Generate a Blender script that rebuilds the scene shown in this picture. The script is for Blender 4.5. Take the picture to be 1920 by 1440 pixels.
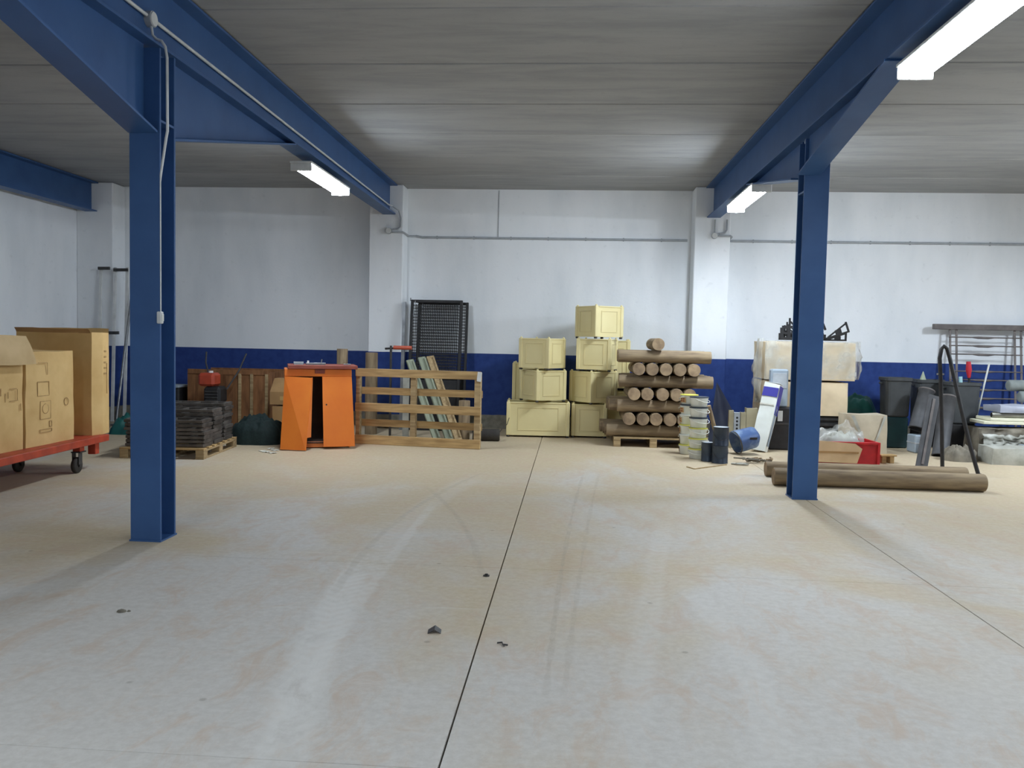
import bpy, math, random
from mathutils import Vector, Matrix, noise

# ------------------------------------------------------------------ scene, camera, world, exposure
for o in list(bpy.data.objects):
    bpy.data.objects.remove(o)
SC = bpy.context.scene
COL = SC.collection
CAM_H, FPX, YAW, PITCH, ROLL = 1.5, 1567.2, 0.07094, 0.05282, 0.02064

def cam_basis():
    cy, sy = math.cos(YAW), math.sin(YAW)
    fwd = Vector((-sy*math.cos(PITCH), cy*math.cos(PITCH), -math.sin(PITCH)))
    right = Vector((cy, sy, 0)); up = right.cross(fwd)
    c, s = math.cos(ROLL), math.sin(ROLL)
    return right*c + up*s, up*c - right*s, fwd
CR, CU, CF = cam_basis()
cam_data = bpy.data.cameras.new('camera')
cam = bpy.data.objects.new('camera', cam_data); COL.objects.link(cam)
cam_data.sensor_width = 36.0; cam_data.lens = 36.0*FPX/1920.0
cam_data.clip_start = 0.05; cam_data.clip_end = 200
cam.matrix_world = Matrix(((CR.x, CU.x, -CF.x, 0), (CR.y, CU.y, -CF.y, 0), (CR.z, CU.z, -CF.z, CAM_H), (0, 0, 0, 1)))
SC.camera = cam

world = bpy.data.worlds.new('world'); SC.world = world; world.use_nodes = True
world.node_tree.nodes['Background'].inputs[0].default_value = (0.6, 0.7, 0.85, 1)
world.node_tree.nodes['Background'].inputs[1].default_value = 0.05
SC.view_settings.view_transform = 'Standard'
try: SC.view_settings.look = 'None'
except Exception: pass
SC.view_settings.gamma = 1.0
SC.view_settings.use_curve_mapping = False
SC.view_settings.exposure = 0.0
LAMP_W = 88.0
LAMP_COL = (0.79, 0.89, 1.0)

# pixel of the photograph (1920x1440) -> point on a plane of the place
def ray(px, py): return CF + CR*((px-960)/FPX) - CU*((py-720)/FPX)
def hit(px, py, axis, val):
    d = ray(px, py); o = Vector((0, 0, CAM_H)); t = (val-o[axis])/d[axis]
    return o + d*t
def G(px, py): return hit(px, py, 2, 0.0)
def V(px, py, Y): return hit(px, py, 1, Y)
def ZP(px, py, z): return hit(px, py, 2, z)

# ------------------------------------------------------------------ materials
def srgb(r, g, b):
    f = lambda c: (c/255/12.92) if c/255 <= 0.04045 else ((c/255+0.055)/1.055)**2.4
    return (f(r), f(g), f(b), 1)
MATS = {}
def mat(name, col, col2=None, rough=0.6, metal=0.0, scale=6.0, stretch=(1, 1, 1), bump=0.0, bscale=40.0, trans=0.0, alpha=1.0, detail=5.0, contrast=(0.35, 0.7), emit=None, spec=0.4, per_object=0.0):
    if name in MATS: return MATS[name]
    m = bpy.data.materials.new(name); m.use_nodes = True
    nt = m.node_tree; N = nt.nodes; L = nt.links
    b = N['Principled BSDF']
    b.inputs['Roughness'].default_value = rough; b.inputs['Metallic'].default_value = metal
    b.inputs['Specular IOR Level'].default_value = spec
    tc = N.new('ShaderNodeTexCoord'); mp = N.new('ShaderNodeMapping'); L.new(tc.outputs['Object'], mp.inputs[0])
    mp.inputs['Scale'].default_value = stretch
    if per_object:
        oi = N.new('ShaderNodeObjectInfo'); cb = N.new('ShaderNodeCombineXYZ'); mu = N.new('ShaderNodeMath'); mu.operation = 'MULTIPLY'
        mu.inputs[1].default_value = 37.0; L.new(oi.outputs['Random'], mu.inputs[0]); L.new(mu.outputs[0], cb.inputs[0]); L.new(mu.outputs[0], cb.inputs[1])
        L.new(cb.outputs[0], mp.inputs['Location'])
    if col2 is not None:
        nz = N.new('ShaderNodeTexNoise'); nz.inputs['Scale'].default_value = scale; nz.inputs['Detail'].default_value = detail
        L.new(mp.outputs[0], nz.inputs['Vector'])
        r = N.new('ShaderNodeValToRGB'); r.color_ramp.elements[0].position = contrast[0]; r.color_ramp.elements[1].position = contrast[1]
        r.color_ramp.elements[0].color = col; r.color_ramp.elements[1].color = col2
        L.new(nz.outputs['Fac'], r.inputs[0]); out = r.outputs[0]
        if per_object:
            hs = N.new('ShaderNodeHueSaturation'); L.new(out, hs.inputs['Color'])
            mr = N.new('ShaderNodeMapRange'); mr.inputs[3].default_value = 1-per_object; mr.inputs[4].default_value = 1+per_object
            L.new(oi.outputs['Random'], mr.inputs[0]); L.new(mr.outputs[0], hs.inputs['Value']); out = hs.outputs[0]
        L.new(out, b.inputs['Base Color'])
    else:
        b.inputs['Base Color'].default_value = col
    if bump:
        n2 = N.new('ShaderNodeTexNoise'); n2.inputs['Scale'].default_value = bscale; n2.inputs['Detail'].default_value = 4
        L.new(mp.outputs[0], n2.inputs['Vector'])
        bp = N.new('ShaderNodeBump'); bp.inputs['Strength'].default_value = bump; bp.inputs['Distance'].default_value = 0.01
        L.new(n2.outputs['Fac'], bp.inputs['Height']); L.new(bp.outputs[0], b.inputs['Normal'])
    if trans: b.inputs['Transmission Weight'].default_value = trans
    if alpha < 1: b.inputs['Alpha'].default_value = alpha
    if emit:
        b.inputs['Emission Color'].default_value = (*emit[:3], 1); b.inputs['Emission Strength'].default_value = emit[3]
    MATS[name] = m; return m

class NB:   # small node helper
    def __init__(s, name):
        s.m = bpy.data.materials.new(name); s.m.use_nodes = True; s.nt = s.m.node_tree; s.N = s.nt.nodes; s.L = s.nt.links
        s.b = s.N['Principled BSDF']
    def n(s, t): return s.N.new(t)
    def math(s, op, a, b=None, c=None, clamp=False):
        k = s.n('ShaderNodeMath'); k.operation = op; k.use_clamp = clamp
        for i, v in enumerate((a, b, c)):
            if v is None: continue
            if isinstance(v, (int, float)): k.inputs[i].default_value = v
            else: s.L.new(v, k.inputs[i])
        return k.outputs[0]
    def mix(s, f, a, b):
        k = s.n('ShaderNodeMix'); k.data_type = 'RGBA'
        for i, v in ((0, f), (6, a), (7, b)):
            if isinstance(v, (int, float)): k.inputs[i].default_value = v
            elif isinstance(v, tuple): k.inputs[i].default_value = v
            else: s.L.new(v, k.inputs[i])
        return k.outputs[2]
    def noise(s, vec, scale, detail=5, rough=0.55, dist=0.0):
        k = s.n('ShaderNodeTexNoise'); k.inputs['Scale'].default_value = scale; k.inputs['Detail'].default_value = detail
        k.inputs['Roughness'].default_value = rough; k.inputs['Distortion'].default_value = dist
        s.L.new(vec, k.inputs['Vector']); return k.outputs['Fac']
    def mapping(s, vec, sc=(1, 1, 1), rot=(0, 0, 0)):
        k = s.n('ShaderNodeMapping'); k.inputs['Scale'].default_value = sc; k.inputs['Rotation'].default_value = rot
        s.L.new(vec, k.inputs[0]); return k.outputs[0]
    def ramp(s, v, a, b):
        k = s.n('ShaderNodeMapRange'); k.inputs[1].default_value = a; k.inputs[2].default_value = b; k.interpolation_type = 'SMOOTHSTEP'
        s.L.new(v, k.inputs[0]); return k.outputs[0]

def wall_material():
    w = NB('painted_wall'); geo = w.n('ShaderNodeNewGeometry'); pos = geo.outputs['Position']
    sx = w.n('ShaderNodeSeparateXYZ'); w.L.new(pos, sx.inputs[0]); z = sx.outputs[2]
    n1 = w.noise(w.mapping(pos, (1, 1, 0.35)), 1.3, 5); n2 = w.noise(pos, 9, 5)
    white = w.mix(w.ramp(n1, 0.35, 0.75), srgb(245, 247, 249), srgb(230, 234, 237))
    white = w.mix(w.math('MULTIPLY', w.ramp(n2, 0.6, 0.8), 0.25), white, srgb(190, 194, 195))
    blue = w.mix(w.ramp(n2, 0.3, 0.7), srgb(40, 62, 124), srgb(48, 72, 134))
    grey = w.mix(w.ramp(n2, 0.3, 0.7), srgb(150, 146, 134), srgb(120, 116, 106))
    wob = w.math('MULTIPLY', w.math('SUBTRACT', w.noise(pos, 3, 2), 0.5), 0.02)
    zz = w.math('ADD', z, wob)
    c = w.mix(w.math('GREATER_THAN', zz, 0.23), grey, blue)
    zt = w.math('ADD', z, w.math('MULTIPLY', wob, 0.2))
    c = w.mix(w.math('GREATER_THAN', zt, 1.26), c, white)
    w.L.new(c, w.b.inputs['Base Color']); w.b.inputs['Roughness'].default_value = 0.75
    w.b.inputs['Specular IOR Level'].default_value = 0.25
    bp = w.n('ShaderNodeBump'); bp.inputs['Strength'].default_value = 0.15; bp.inputs['Distance'].default_value = 0.01
    w.L.new(w.noise(pos, 30, 3), bp.inputs['Height']); w.L.new(bp.outputs[0], w.b.inputs['Normal'])
    return w.m

def floor_material():
    w = NB('dusty_concrete'); geo = w.n('ShaderNodeNewGeometry'); pos = geo.outputs['Position']
    sx = w.n('ShaderNodeSeparateXYZ'); w.L.new(pos, sx.inputs[0]); x, y = sx.outputs[0], sx.outputs[1]
    big = w.noise(w.mapping(pos, (0.55, 0.4, 1), (0, 0, 0.5)), 1.0, 6, 0.6, 0.6)
    mid = w.noise(w.mapping(pos, (1.7, 0.8, 1), (0, 0, -0.55)), 2.6, 9, 0.72, 0.9)
    fine = w.noise(pos, 22, 6, 0.7)
    streak = w.noise(w.mapping(pos, (0.6, 5.0, 1), (0, 0, 0.15)), 3.0, 5, 0.6)
    tan = w.mix(w.ramp(fine, 0.3, 0.7), srgb(184, 166, 136), srgb(195, 179, 151))
    grey = w.mix(w.ramp(fine, 0.3, 0.7), srgb(188, 182, 173), srgb(200, 195, 187))
    pink = srgb(188, 164, 140)
    grey_bias = w.math('ADD', big, w.math('MULTIPLY', w.math('SUBTRACT', 7.0, y), 0.035))    # broad noise, shifted so the slab turns greyer towards its near end
    c = w.mix(w.ramp(grey_bias, 0.40, 0.66), tan, grey)
    c = w.mix(w.math('MULTIPLY', w.ramp(mid, 0.46, 0.68), 0.60), c, pink)
    c = w.mix(w.math('MULTIPLY', w.ramp(streak, 0.55, 0.75), 0.28), c, srgb(210, 206, 198))
    # dry tyre tracks: arcs swept across the slab, with tread bars
    def arc(cx, cy, R, wd, amt, colr, c, y0, y1, tread=55.0):
        dx = w.math('SUBTRACT', x, cx); dy = w.math('SUBTRACT', y, cy)
        d = w.math('SQRT', w.math('ADD', w.math('MULTIPLY', dx, dx), w.math('MULTIPLY', dy, dy)))
        off = w.math('ABSOLUTE', w.math('SUBTRACT', d, R))
        off = w.math('ADD', off, w.math('MULTIPLY', w.math('SUBTRACT', mid, 0.5), 0.10))
        k = w.math('SUBTRACT', 1.0, w.ramp(off, wd*0.45, wd*1.1))
        ang = w.math('ARCTAN2', dy, dx)
        tr = w.math('SINE', w.math('MULTIPLY', w.math('ADD', w.math('MULTIPLY', ang, R), w.math('MULTIPLY', off, 0.8)), tread))
        tr = w.math('ADD', 0.8, w.math('MULTIPLY', tr, 0.2))
        k = w.math('MULTIPLY', w.math('MULTIPLY', k, tr), w.ramp(mid, 0.30, 0.55))
        k = w.math('MULTIPLY', k, w.math('MULTIPLY', w.ramp(y, y0-0.4, y0+0.4), w.math('SUBTRACT', 1.0, w.ramp(y, y1-0.4, y1+0.4))))
        return w.mix(w.math('MULTIPLY', k, amt), c, colr)
    pale = srgb(214, 211, 204); dark = srgb(158, 146, 128)
    def circ(p, q, r):      # circle through three floor points
        ax, ay, bx, by, cx, cy = p.x, p.y, q.x, q.y, r.x, r.y
        d = 2*(ax*(by-cy)+bx*(cy-ay)+cx*(ay-by))
        ux = ((ax*ax+ay*ay)*(by-cy)+(bx*bx+by*by)*(cy-ay)+(cx*cx+cy*cy)*(ay-by))/d
        uy = ((ax*ax+ay*ay)*(cx-bx)+(bx*bx+by*by)*(ax-cx)+(cx*cx+cy*cy)*(bx-ax))/d
        return ux, uy, math.hypot(ax-ux, ay-uy)
    def track(p, q, r, wd, amt, colr, c, tread, ext=0.3):
        P3 = [G(*k) for k in (p, q, r)]; u = circ(*P3)
        return arc(u[0], u[1], u[2], wd, amt, colr, c, min(k.y for k in P3)-ext, max(k.y for k in P3)+ext, tread)
    c = track((545, 1360), (600, 1190), (668, 1070), 0.13, 0.62, pale, c, 70, 0.2)
    c = track((500, 1400), (660, 1150), (800, 960), 0.05, 0.40, pale, c, 60)
    c = track((640, 1090), (760, 965), (890, 893), 0.030, 0.50, dark, c, 30, 0.1)
    c = track((560, 1300), (690, 1060), (870, 905), 0.16, 0.30, pale, c, 70)
    c = track((1030, 1120), (1045, 1085), (1055, 1030), 0.10, 0.55, srgb(180, 158, 130), c, 90, 0.1)
    c = track((1030, 1240), (1050, 1090), (1090, 900), 0.018, 0.45, dark, c, 40)
    c = track((1065, 1240), (1085, 1090), (1120, 900), 0.018, 0.35, dark, c, 40)
    c = track((1190, 1330), (1215, 1160), (1240, 1000), 0.09, 0.30, pale, c, 70)
    c = track((1450, 1400), (1400, 1250), (1300, 1110), 0.10, 0.28, pale, c, 60)
    c = track((900, 1060), (865, 980), (820, 930), 0.03, 0.35, dark, c, 40)
    spots = w.n('ShaderNodeTexVoronoi'); spots.inputs['Scale'].default_value = 2.3; w.L.new(pos, spots.inputs['Vector'])
    sp = w.math('SUBTRACT', 1.0, w.ramp(spots.outputs['Distance'], 0.02, 0.05))
    c = w.mix(w.math('MULTIPLY', sp, 0.45), c, srgb(120, 108, 92))
    w.L.new(c, w.b.inputs['Base Color'])
    w.b.inputs['Roughness'].default_value = 0.62; w.b.inputs['Specular IOR Level'].default_value = 0.35
    bp = w.n('ShaderNodeBump'); bp.inputs['Strength'].default_value = 0.12; bp.inputs['Distance'].default_value = 0.01
    w.L.new(fine, bp.inputs['Height']); w.L.new(bp.outputs[0], w.b.inputs['Normal'])
    return w.m

def ceiling_material():
    w = NB('concrete_plank'); geo = w.n('ShaderNodeNewGeometry'); pos = geo.outputs['Position']
    a = w.noise(w.mapping(pos, (0.5, 2.4, 1)), 1.6, 6, 0.65, 0.3); f = w.noise(pos, 18, 5, 0.7)
    c = w.mix(w.ramp(a, 0.35, 0.7), srgb(166, 167, 167), srgb(150, 152, 153))
    c = w.mix(w.math('MULTIPLY', w.ramp(f, 0.55, 0.75), 0.2), c, srgb(126, 124, 120))
    oi = w.n('ShaderNodeObjectInfo'); hs = w.n('ShaderNodeHueSaturation'); mr = w.n('ShaderNodeMapRange')
    mr.inputs[3].default_value = 0.94; mr.inputs[4].default_value = 1.05
    w.L.new(oi.outputs['Random'], mr.inputs[0]); w.L.new(mr.outputs[0], hs.inputs['Value']); w.L.new(c, hs.inputs['Color'])
    w.L.new(hs.outputs[0], w.b.inputs['Base Color']); w.b.inputs['Roughness'].default_value = 0.85
    w.b.inputs['Specular IOR Level'].default_value = 0.2
    return w.m

M_WALL, M_FLOOR, M_CEIL = wall_material(), floor_material(), ceiling_material()
M_BLUE = mat('blue_steel_paint', srgb(62, 98, 148), srgb(54, 88, 136), rough=0.45, scale=3.0, bump=0.05, bscale=25, spec=0.4)
M_DARK = mat('joint_dark', srgb(40, 38, 34), rough=0.9)
M_COND = mat('grey_conduit', srgb(176, 180, 184), srgb(160, 164, 168), rough=0.5, scale=8)
M_WHITEPL = mat('white_plastic', srgb(225, 226, 224), srgb(206, 207, 205), rough=0.45, scale=8)
M_CARD = mat('kraft_cardboard', srgb(214, 180, 122), srgb(198, 162, 104), rough=0.8, scale=4, bump=0.06, per_object=0.06)
M_CARDD = mat('brown_cardboard', srgb(176, 138, 92), srgb(158, 122, 80), rough=0.85, scale=4, bump=0.06)
M_CARDP = mat('pale_cardboard', srgb(222, 202, 168), srgb(204, 184, 150), rough=0.8, scale=4, bump=0.05, per_object=0.05)
M_FLAP = mat('worn_flap_card', srgb(206, 178, 134), srgb(190, 162, 118), rough=0.85, scale=5, bump=0.05)
M_PRINT = mat('faded_print', srgb(160, 128, 84), srgb(192, 156, 102), rough=0.85, scale=12)
M_TAPE = mat('parcel_tape', srgb(206, 170, 112), srgb(190, 154, 98), rough=0.35, scale=6)
M_RED = mat('red_oxide_paint', srgb(186, 74, 48), srgb(150, 58, 40), rough=0.5, scale=7, bump=0.05)
M_CRATERED = mat('red_plastic', srgb(190, 36, 40), srgb(160, 28, 34), rough=0.5, scale=6)
M_RUBBER = mat('black_rubber', srgb(46, 42, 38), srgb(64, 60, 54), rough=0.8, scale=10)
M_STEEL = mat('galvanised_steel', srgb(150, 152, 154), srgb(120, 122, 125), rough=0.4, metal=0.7, scale=9)
M_DSTEEL = mat('dark_steel', srgb(58, 58, 60), srgb(80, 78, 76), rough=0.5, metal=0.3, scale=10, bump=0.05)
M_GREYSTEEL = mat('grey_frame_steel', srgb(104, 98, 92), srgb(70, 66, 62), rough=0.5, metal=0.35, scale=9, per_object=0.3)
M_BLACK = mat('black_metal', srgb(30, 29, 30), srgb(44, 42, 42), rough=0.55, scale=10)
M_WOOD = mat('pallet_pine', srgb(194, 162, 112), srgb(152, 122, 80), rough=0.75, scale=3, stretch=(1, 9, 9), bump=0.08, per_object=0.13)
M_WOODX = mat('pallet_pine_grey', srgb(182, 158, 118), srgb(140, 116, 82), rough=0.8, scale=3, stretch=(1, 9, 9), bump=0.08, per_object=0.12)
M_CRATEW = mat('crate_plywood', srgb(150, 104, 66), srgb(112, 74, 46), rough=0.75, scale=3, stretch=(6, 6, 1.2), bump=0.05, per_object=0.1)
M_LOG = mat('weathered_round_timber', srgb(158, 138, 108), srgb(116, 98, 78), rough=0.8, scale=3, stretch=(7, 7, 1.0), bump=0.12, bscale=20, per_object=0.16)
M_LOGEND = mat('sawn_log_end', srgb(168, 144, 114), srgb(120, 100, 80), rough=0.85, scale=9, bump=0.1, per_object=0.16)
M_GREENW = mat('green_grey_slats', srgb(150, 156, 134), srgb(120, 126, 108), rough=0.7, scale=4, stretch=(7, 7, 1), per_object=0.08)
M_ORANGE = mat('orange_enamel', srgb(236, 134, 50), srgb(220, 112, 40), rough=0.4, scale=2.0, contrast=(0.3, 0.75))
M_ORANGED = mat('orange_enamel_faded', srgb(222, 130, 66), srgb(206, 104, 44), rough=0.5, scale=1.6)
M_LID = mat('red_brown_board', srgb(150, 78, 62), srgb(124, 62, 52), rough=0.55, scale=5, stretch=(1, 6, 6))
M_INSIDE = mat('dark_brown_interior', srgb(52, 40, 36), srgb(70, 54, 46), rough=0.7, scale=5)
M_CREAM = mat('cream_plastic', srgb(236, 222, 168), srgb(228, 212, 156), rough=0.45, scale=2.2, spec=0.4, per_object=0.03)
M_CREAMD = mat('cream_moulding', srgb(226, 210, 156), srgb(218, 202, 148), rough=0.45, scale=3)
M_TUB = mat('white_tub', srgb(228, 230, 222), srgb(212, 214, 204), rough=0.4, scale=5)
M_YEL = mat('yellow_rim', srgb(214, 208, 96), rough=0.45)
M_LABEL = mat('tub_label', srgb(206, 172, 122), srgb(186, 150, 104), rough=0.6, scale=20)
M_LABELR = mat('tub_label_print', srgb(132, 66, 46), rough=0.6)
M_CAN = mat('slate_paint_can', srgb(62, 72, 84), srgb(48, 56, 70), rough=0.4, metal=0.3, scale=7, per_object=0.1)
M_CANLID = mat('pale_can_lid', srgb(196, 202, 206), srgb(170, 176, 182), rough=0.4, metal=0.3, scale=7)
M_BLUEPL = mat('blue_plastic', srgb(66, 92, 138), srgb(120, 142, 172), rough=0.45, scale=5, contrast=(0.45, 0.6))
M_NAVYB = mat('purple_blue_print', srgb(60, 58, 150), rough=0.5)
M_BEIGE = mat('beige_enamel', srgb(176, 166, 136), srgb(160, 150, 122), rough=0.5, scale=5)
M_GREYPL = mat('grey_plastic', srgb(158, 170, 180), srgb(144, 156, 168), rough=0.5, scale=5)
M_TARPB = mat('navy_black_sheet', srgb(24, 30, 50), srgb(34, 40, 60), rough=0.55, scale=5, bump=0.2, bscale=12)
M_TARPG = mat('green_tarpaulin', srgb(24, 98, 92), srgb(18, 76, 74), rough=0.5, scale=4, bump=0.2, bscale=10)
M_TARPW = mat('grey_white_sheet', srgb(186, 186, 176), srgb(140, 138, 126), rough=0.5, scale=5, bump=0.3, bscale=14)
M_TARPD = mat('dusty_tarp', srgb(132, 124, 108), srgb(86, 80, 70), rough=0.7, scale=6, bump=0.3, bscale=14)
M_NET = mat('dark_green_net', srgb(26, 44, 42), srgb(18, 32, 32), rough=0.8, scale=20, bump=0.4, bscale=60)
M_BIN = mat('charcoal_bin_plastic', srgb(74, 76, 76), srgb(58, 60, 62), rough=0.6, scale=5)
M_BING = mat('dark_green_plastic', srgb(30, 62, 64), srgb(24, 46, 50), rough=0.55, scale=5)
M_PIPE = mat('grey_black_pipe', srgb(84, 84, 86), srgb(64, 64, 66), rough=0.6, scale=6, bump=0.1, bscale=20)
M_RAIL = mat('grey_brown_rail', srgb(120, 112, 108), srgb(94, 88, 86), rough=0.55, metal=0.2, scale=6)
M_PAPER = mat('paper_scrap', srgb(214, 210, 196), srgb(190, 186, 172), rough=0.8, scale=9)
M_REDH = mat('red_handle', srgb(190, 44, 56), rough=0.45)
M_ORH = mat('orange_red_handle', srgb(196, 92, 66), srgb(170, 74, 52), rough=0.5, scale=8)
M_AQUA = mat('pale_aqua_plastic', srgb(170, 210, 214), rough=0.45)
M_FOAM = mat('cream_foam_board', srgb(236, 232, 206), srgb(222, 218, 190), rough=0.8, scale=6)
M_GROLL = mat('grey_green_roll', srgb(136, 142, 138), srgb(116, 122, 120), rough=0.6, scale=6)
M_SILVER = mat('silver_tube', srgb(170, 168, 156), srgb(140, 138, 128), rough=0.35, metal=0.5, scale=6)

def film_material():
    w = NB('clear_film')
    tr = w.n('ShaderNodeBsdfTransparent'); mx = w.n('ShaderNodeMixShader'); out = w.N['Material Output']
    tc = w.n('ShaderNodeTexCoord'); nz = w.noise(tc.outputs['Object'], 3.5, 2)
    w.b.inputs['Base Color'].default_value = srgb(214, 214, 206); w.b.inputs['Roughness'].default_value = 0.22
    w.L.new(w.math('ADD', 0.12, w.math('MULTIPLY', w.ramp(nz, 0.35, 0.8), 0.5)), mx.inputs[0]); w.L.new(tr.outputs[0], mx.inputs[1]); w.L.new(w.b.outputs[0], mx.inputs[2])
    w.L.new(mx.outputs[0], out.inputs[0]); return w.m
M_FILM = film_material()

# ------------------------------------------------------------------ mesh builder
I3 = Matrix.Identity(3)
def rot(axis, deg): return Matrix.Rotation(math.radians(deg), 3, axis)
def frame_along(d):
    d = d.normalized(); a = Vector((0, 0, 1)) if abs(d.z) < 0.9 else Vector((1, 0, 0))
    u = d.cross(a).normalized(); return u, d.cross(u).normalized(), d
class MB:
    def __init__(s): s.v = []; s.f = []; s.sm = []
    def add(s, vs, fs, smooth=False):
        o = len(s.v); s.v += [tuple(p) for p in vs]
        for f in fs: s.f.append(tuple(i+o for i in f)); s.sm.append(smooth)
        return s
    def box(s, c, d, R=I3, bev=0.0):
        c = Vector(c); hx, hy, hz = d[0]/2, d[1]/2, d[2]/2
        if bev <= 0 or bev*2.2 > min(d):
            vs = [c + R@Vector((x*hx, y*hy, z*hz)) for z in (-1, 1) for y in (-1, 1) for x in (-1, 1)]
            return s.add(vs, [(0, 2, 3, 1), (4, 5, 7, 6), (0, 1, 5, 4), (2, 6, 7, 3), (0, 4, 6, 2), (1, 3, 7, 5)])
        vs = []; idx = {}
        for sx in (-1, 1):
            for sy in (-1, 1):
                for sz in (-1, 1):
                    for ax in range(3):
                        p = [sx*(hx-bev), sy*(hy-bev), sz*(hz-bev)]; p[ax] = (sx, sy, sz)[ax]*(hx, hy, hz)[ax]
                        idx[(sx, sy, sz, ax)] = len(vs); vs.append(c + R@Vector(p))
        fs = []; S = (-1, 1)
        for ax in range(3):
            o1, o2 = (ax+1) % 3, (ax+2) % 3
            for sg in S:
                q = []
                for a, b in ((-1, -1), (1, -1), (1, 1), (-1, 1)):
                    k = [0, 0, 0]; k[ax] = sg; k[o1] = a; k[o2] = b; q.append(idx[(*k, ax)])
                fs.append(tuple(q if sg > 0 else q[::-1]))
        for ax in range(3):     # edges parallel to ax
            o1, o2 = (ax+1) % 3, (ax+2) % 3
            for a in S:
                for b in S:
                    k0 = [0, 0, 0]; k0[ax] = -1; k0[o1] = a; k0[o2] = b; k1 = list(k0); k1[ax] = 1
                    q = [idx[(*k0, o1)], idx[(*k1, o1)], idx[(*k1, o2)], idx[(*k0, o2)]]
                    fs.append(tuple(q if a*b < 0 else q[::-1]))
        for sx in S:
            for sy in S:
                for sz in S:
                    q = [idx[(sx, sy, sz, a)] for a in range(3)]
                    fs.append(tuple(q if sx*sy*sz > 0 else q[::-1]))
        return s.add(vs, fs)
    def beam(s, p0, p1, w, h, bev=0.0, up=Vector((0, 0, 1))):    # bar between two points, w across, h along up
        p0, p1 = Vector(p0), Vector(p1); d = (p1-p0); L = d.length; d.normalize()
        u = d.cross(up)
        if u.length < 1e-4: u = d.cross(Vector((0, 1, 0)))
        u.normalize(); n = u.cross(d)
        R = Matrix((u, d, n)).transposed()
        return s.box((p0+p1)/2, (w, L, h), R, bev)
    def cyl(s, p0, p1, r0, r1=None, n=16, cap=True, smooth=True):
        p0, p1 = Vector(p0), Vector(p1); r1 = r0 if r1 is None else r1
        u, v, d = frame_along(p1-p0); vs = []
        for p, r in ((p0, r0), (p1, r1)):
            for k in range(n):
                a = 2*math.pi*k/n; vs.append(p + u*(r*math.cos(a)) + v*(r*math.sin(a)))
        s.add(vs, [(k, (k+1) % n, n+(k+1) % n, n+k) for k in range(n)], smooth)
        if cap: s.add(vs, [tuple(range(n))[::-1], tuple(range(n, 2*n))])
        return s
    def tube(s, pts, r, n=8, rr=None):
        pts = [Vector(p) for p in pts]; vs = []; m = len(pts); u = None
        for i, p in enumerate(pts):
            d = (pts[min(i+1, m-1)] - pts[max(i-1, 0)]).normalized()
            if u is None: u, v, _ = frame_along(d)
            else:
                u = (u - d*u.dot(d)).normalized(); v = d.cross(u)
            R = rr[i] if rr else r
            for k in range(n):
                a = 2*math.pi*k/n; vs.append(p + u*(R*math.cos(a)) + v*(R*math.sin(a)))
        fs = [(i*n+k, i*n+(k+1) % n, (i+1)*n+(k+1) % n, (i+1)*n+k) for i in range(m-1) for k in range(n)]
        s.add(vs, fs, True); s.add(vs, [tuple(range(n))[::-1], tuple(range((m-1)*n, m*n))]); return s
    def lathe(s, prof, n=20, c=(0, 0, 0), R=I3, smooth=True, close=False):
        c = Vector(c); vs = []
        for (r, z) in prof:
            for k in range(n):
                a = 2*math.pi*k/n; vs.append(c + R@Vector((r*math.cos(a), r*math.sin(a), z)))
        m = len(prof)
        s.add(vs, [(i*n+k, i*n+(k+1) % n, (i+1)*n+(k+1) % n, (i+1)*n+k) for i in range(m-1) for k in range(n)], smooth)
        if close: s.add(vs, [tuple(range(n))[::-1], tuple(range((m-1)*n, m*n))])
        return s
    def prism(s, poly, ext, origin=(0, 0, 0), R=I3):   # poly in local xy, extruded along local z by ext
        o = Vector(origin); n = len(poly)
        vs = [o + R@Vector((x, y, z)) for z in (0, ext) for (x, y) in poly]
        return s.add(vs, [tuple(range(n))[::-1], tuple(range(n, 2*n))] + [(k, (k+1) % n, n+(k+1) % n, n+k) for k in range(n)])
    def grid(s, fn, nu, nv, smooth=True):
        vs = [fn(i/nu, j/nv) for j in range(nv+1) for i in range(nu+1)]; w = nu+1
        return s.add(vs, [(j*w+i, j*w+i+1, (j+1)*w+i+1, (j+1)*w+i) for j in range(nv) for i in range(nu)], smooth)
    def bulgy(s, w, d, h, bulge=0.01, n=6, seed=0, rough=0.004, c=(0, 0, 0)):   # soft carton body, base at z=0
        c = Vector(c)
        def P(u, v, ax, sg):
            p = [0, 0, 0]; o1, o2 = (ax+1) % 3, (ax+2) % 3
            p[ax] = sg; p[o1] = 2*u-1; p[o2] = 2*v-1
            q = Vector((p[0]*w/2, p[1]*d/2, (p[2]+1)*h/2))
            b = bulge*(1-(2*u-1)**2)*(1-(2*v-1)**2)
            e = Vector((0, 0, 0)); e[ax] = sg*b if not (ax == 2 and sg < 0) else 0
            k = noise.noise_vector(q*3.1 + Vector((seed*7.3, seed*1.7, 0)))*rough*3
            if q.z < 1e-6: k.z = 0
            return c + q + e + k
        for ax in range(3):
            for sg in (-1, 1):
                s.grid((lambda u, v, a=ax, g=sg: P(u if g > 0 else 1-u, v, a, g)), n, n, False)
        return s
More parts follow.
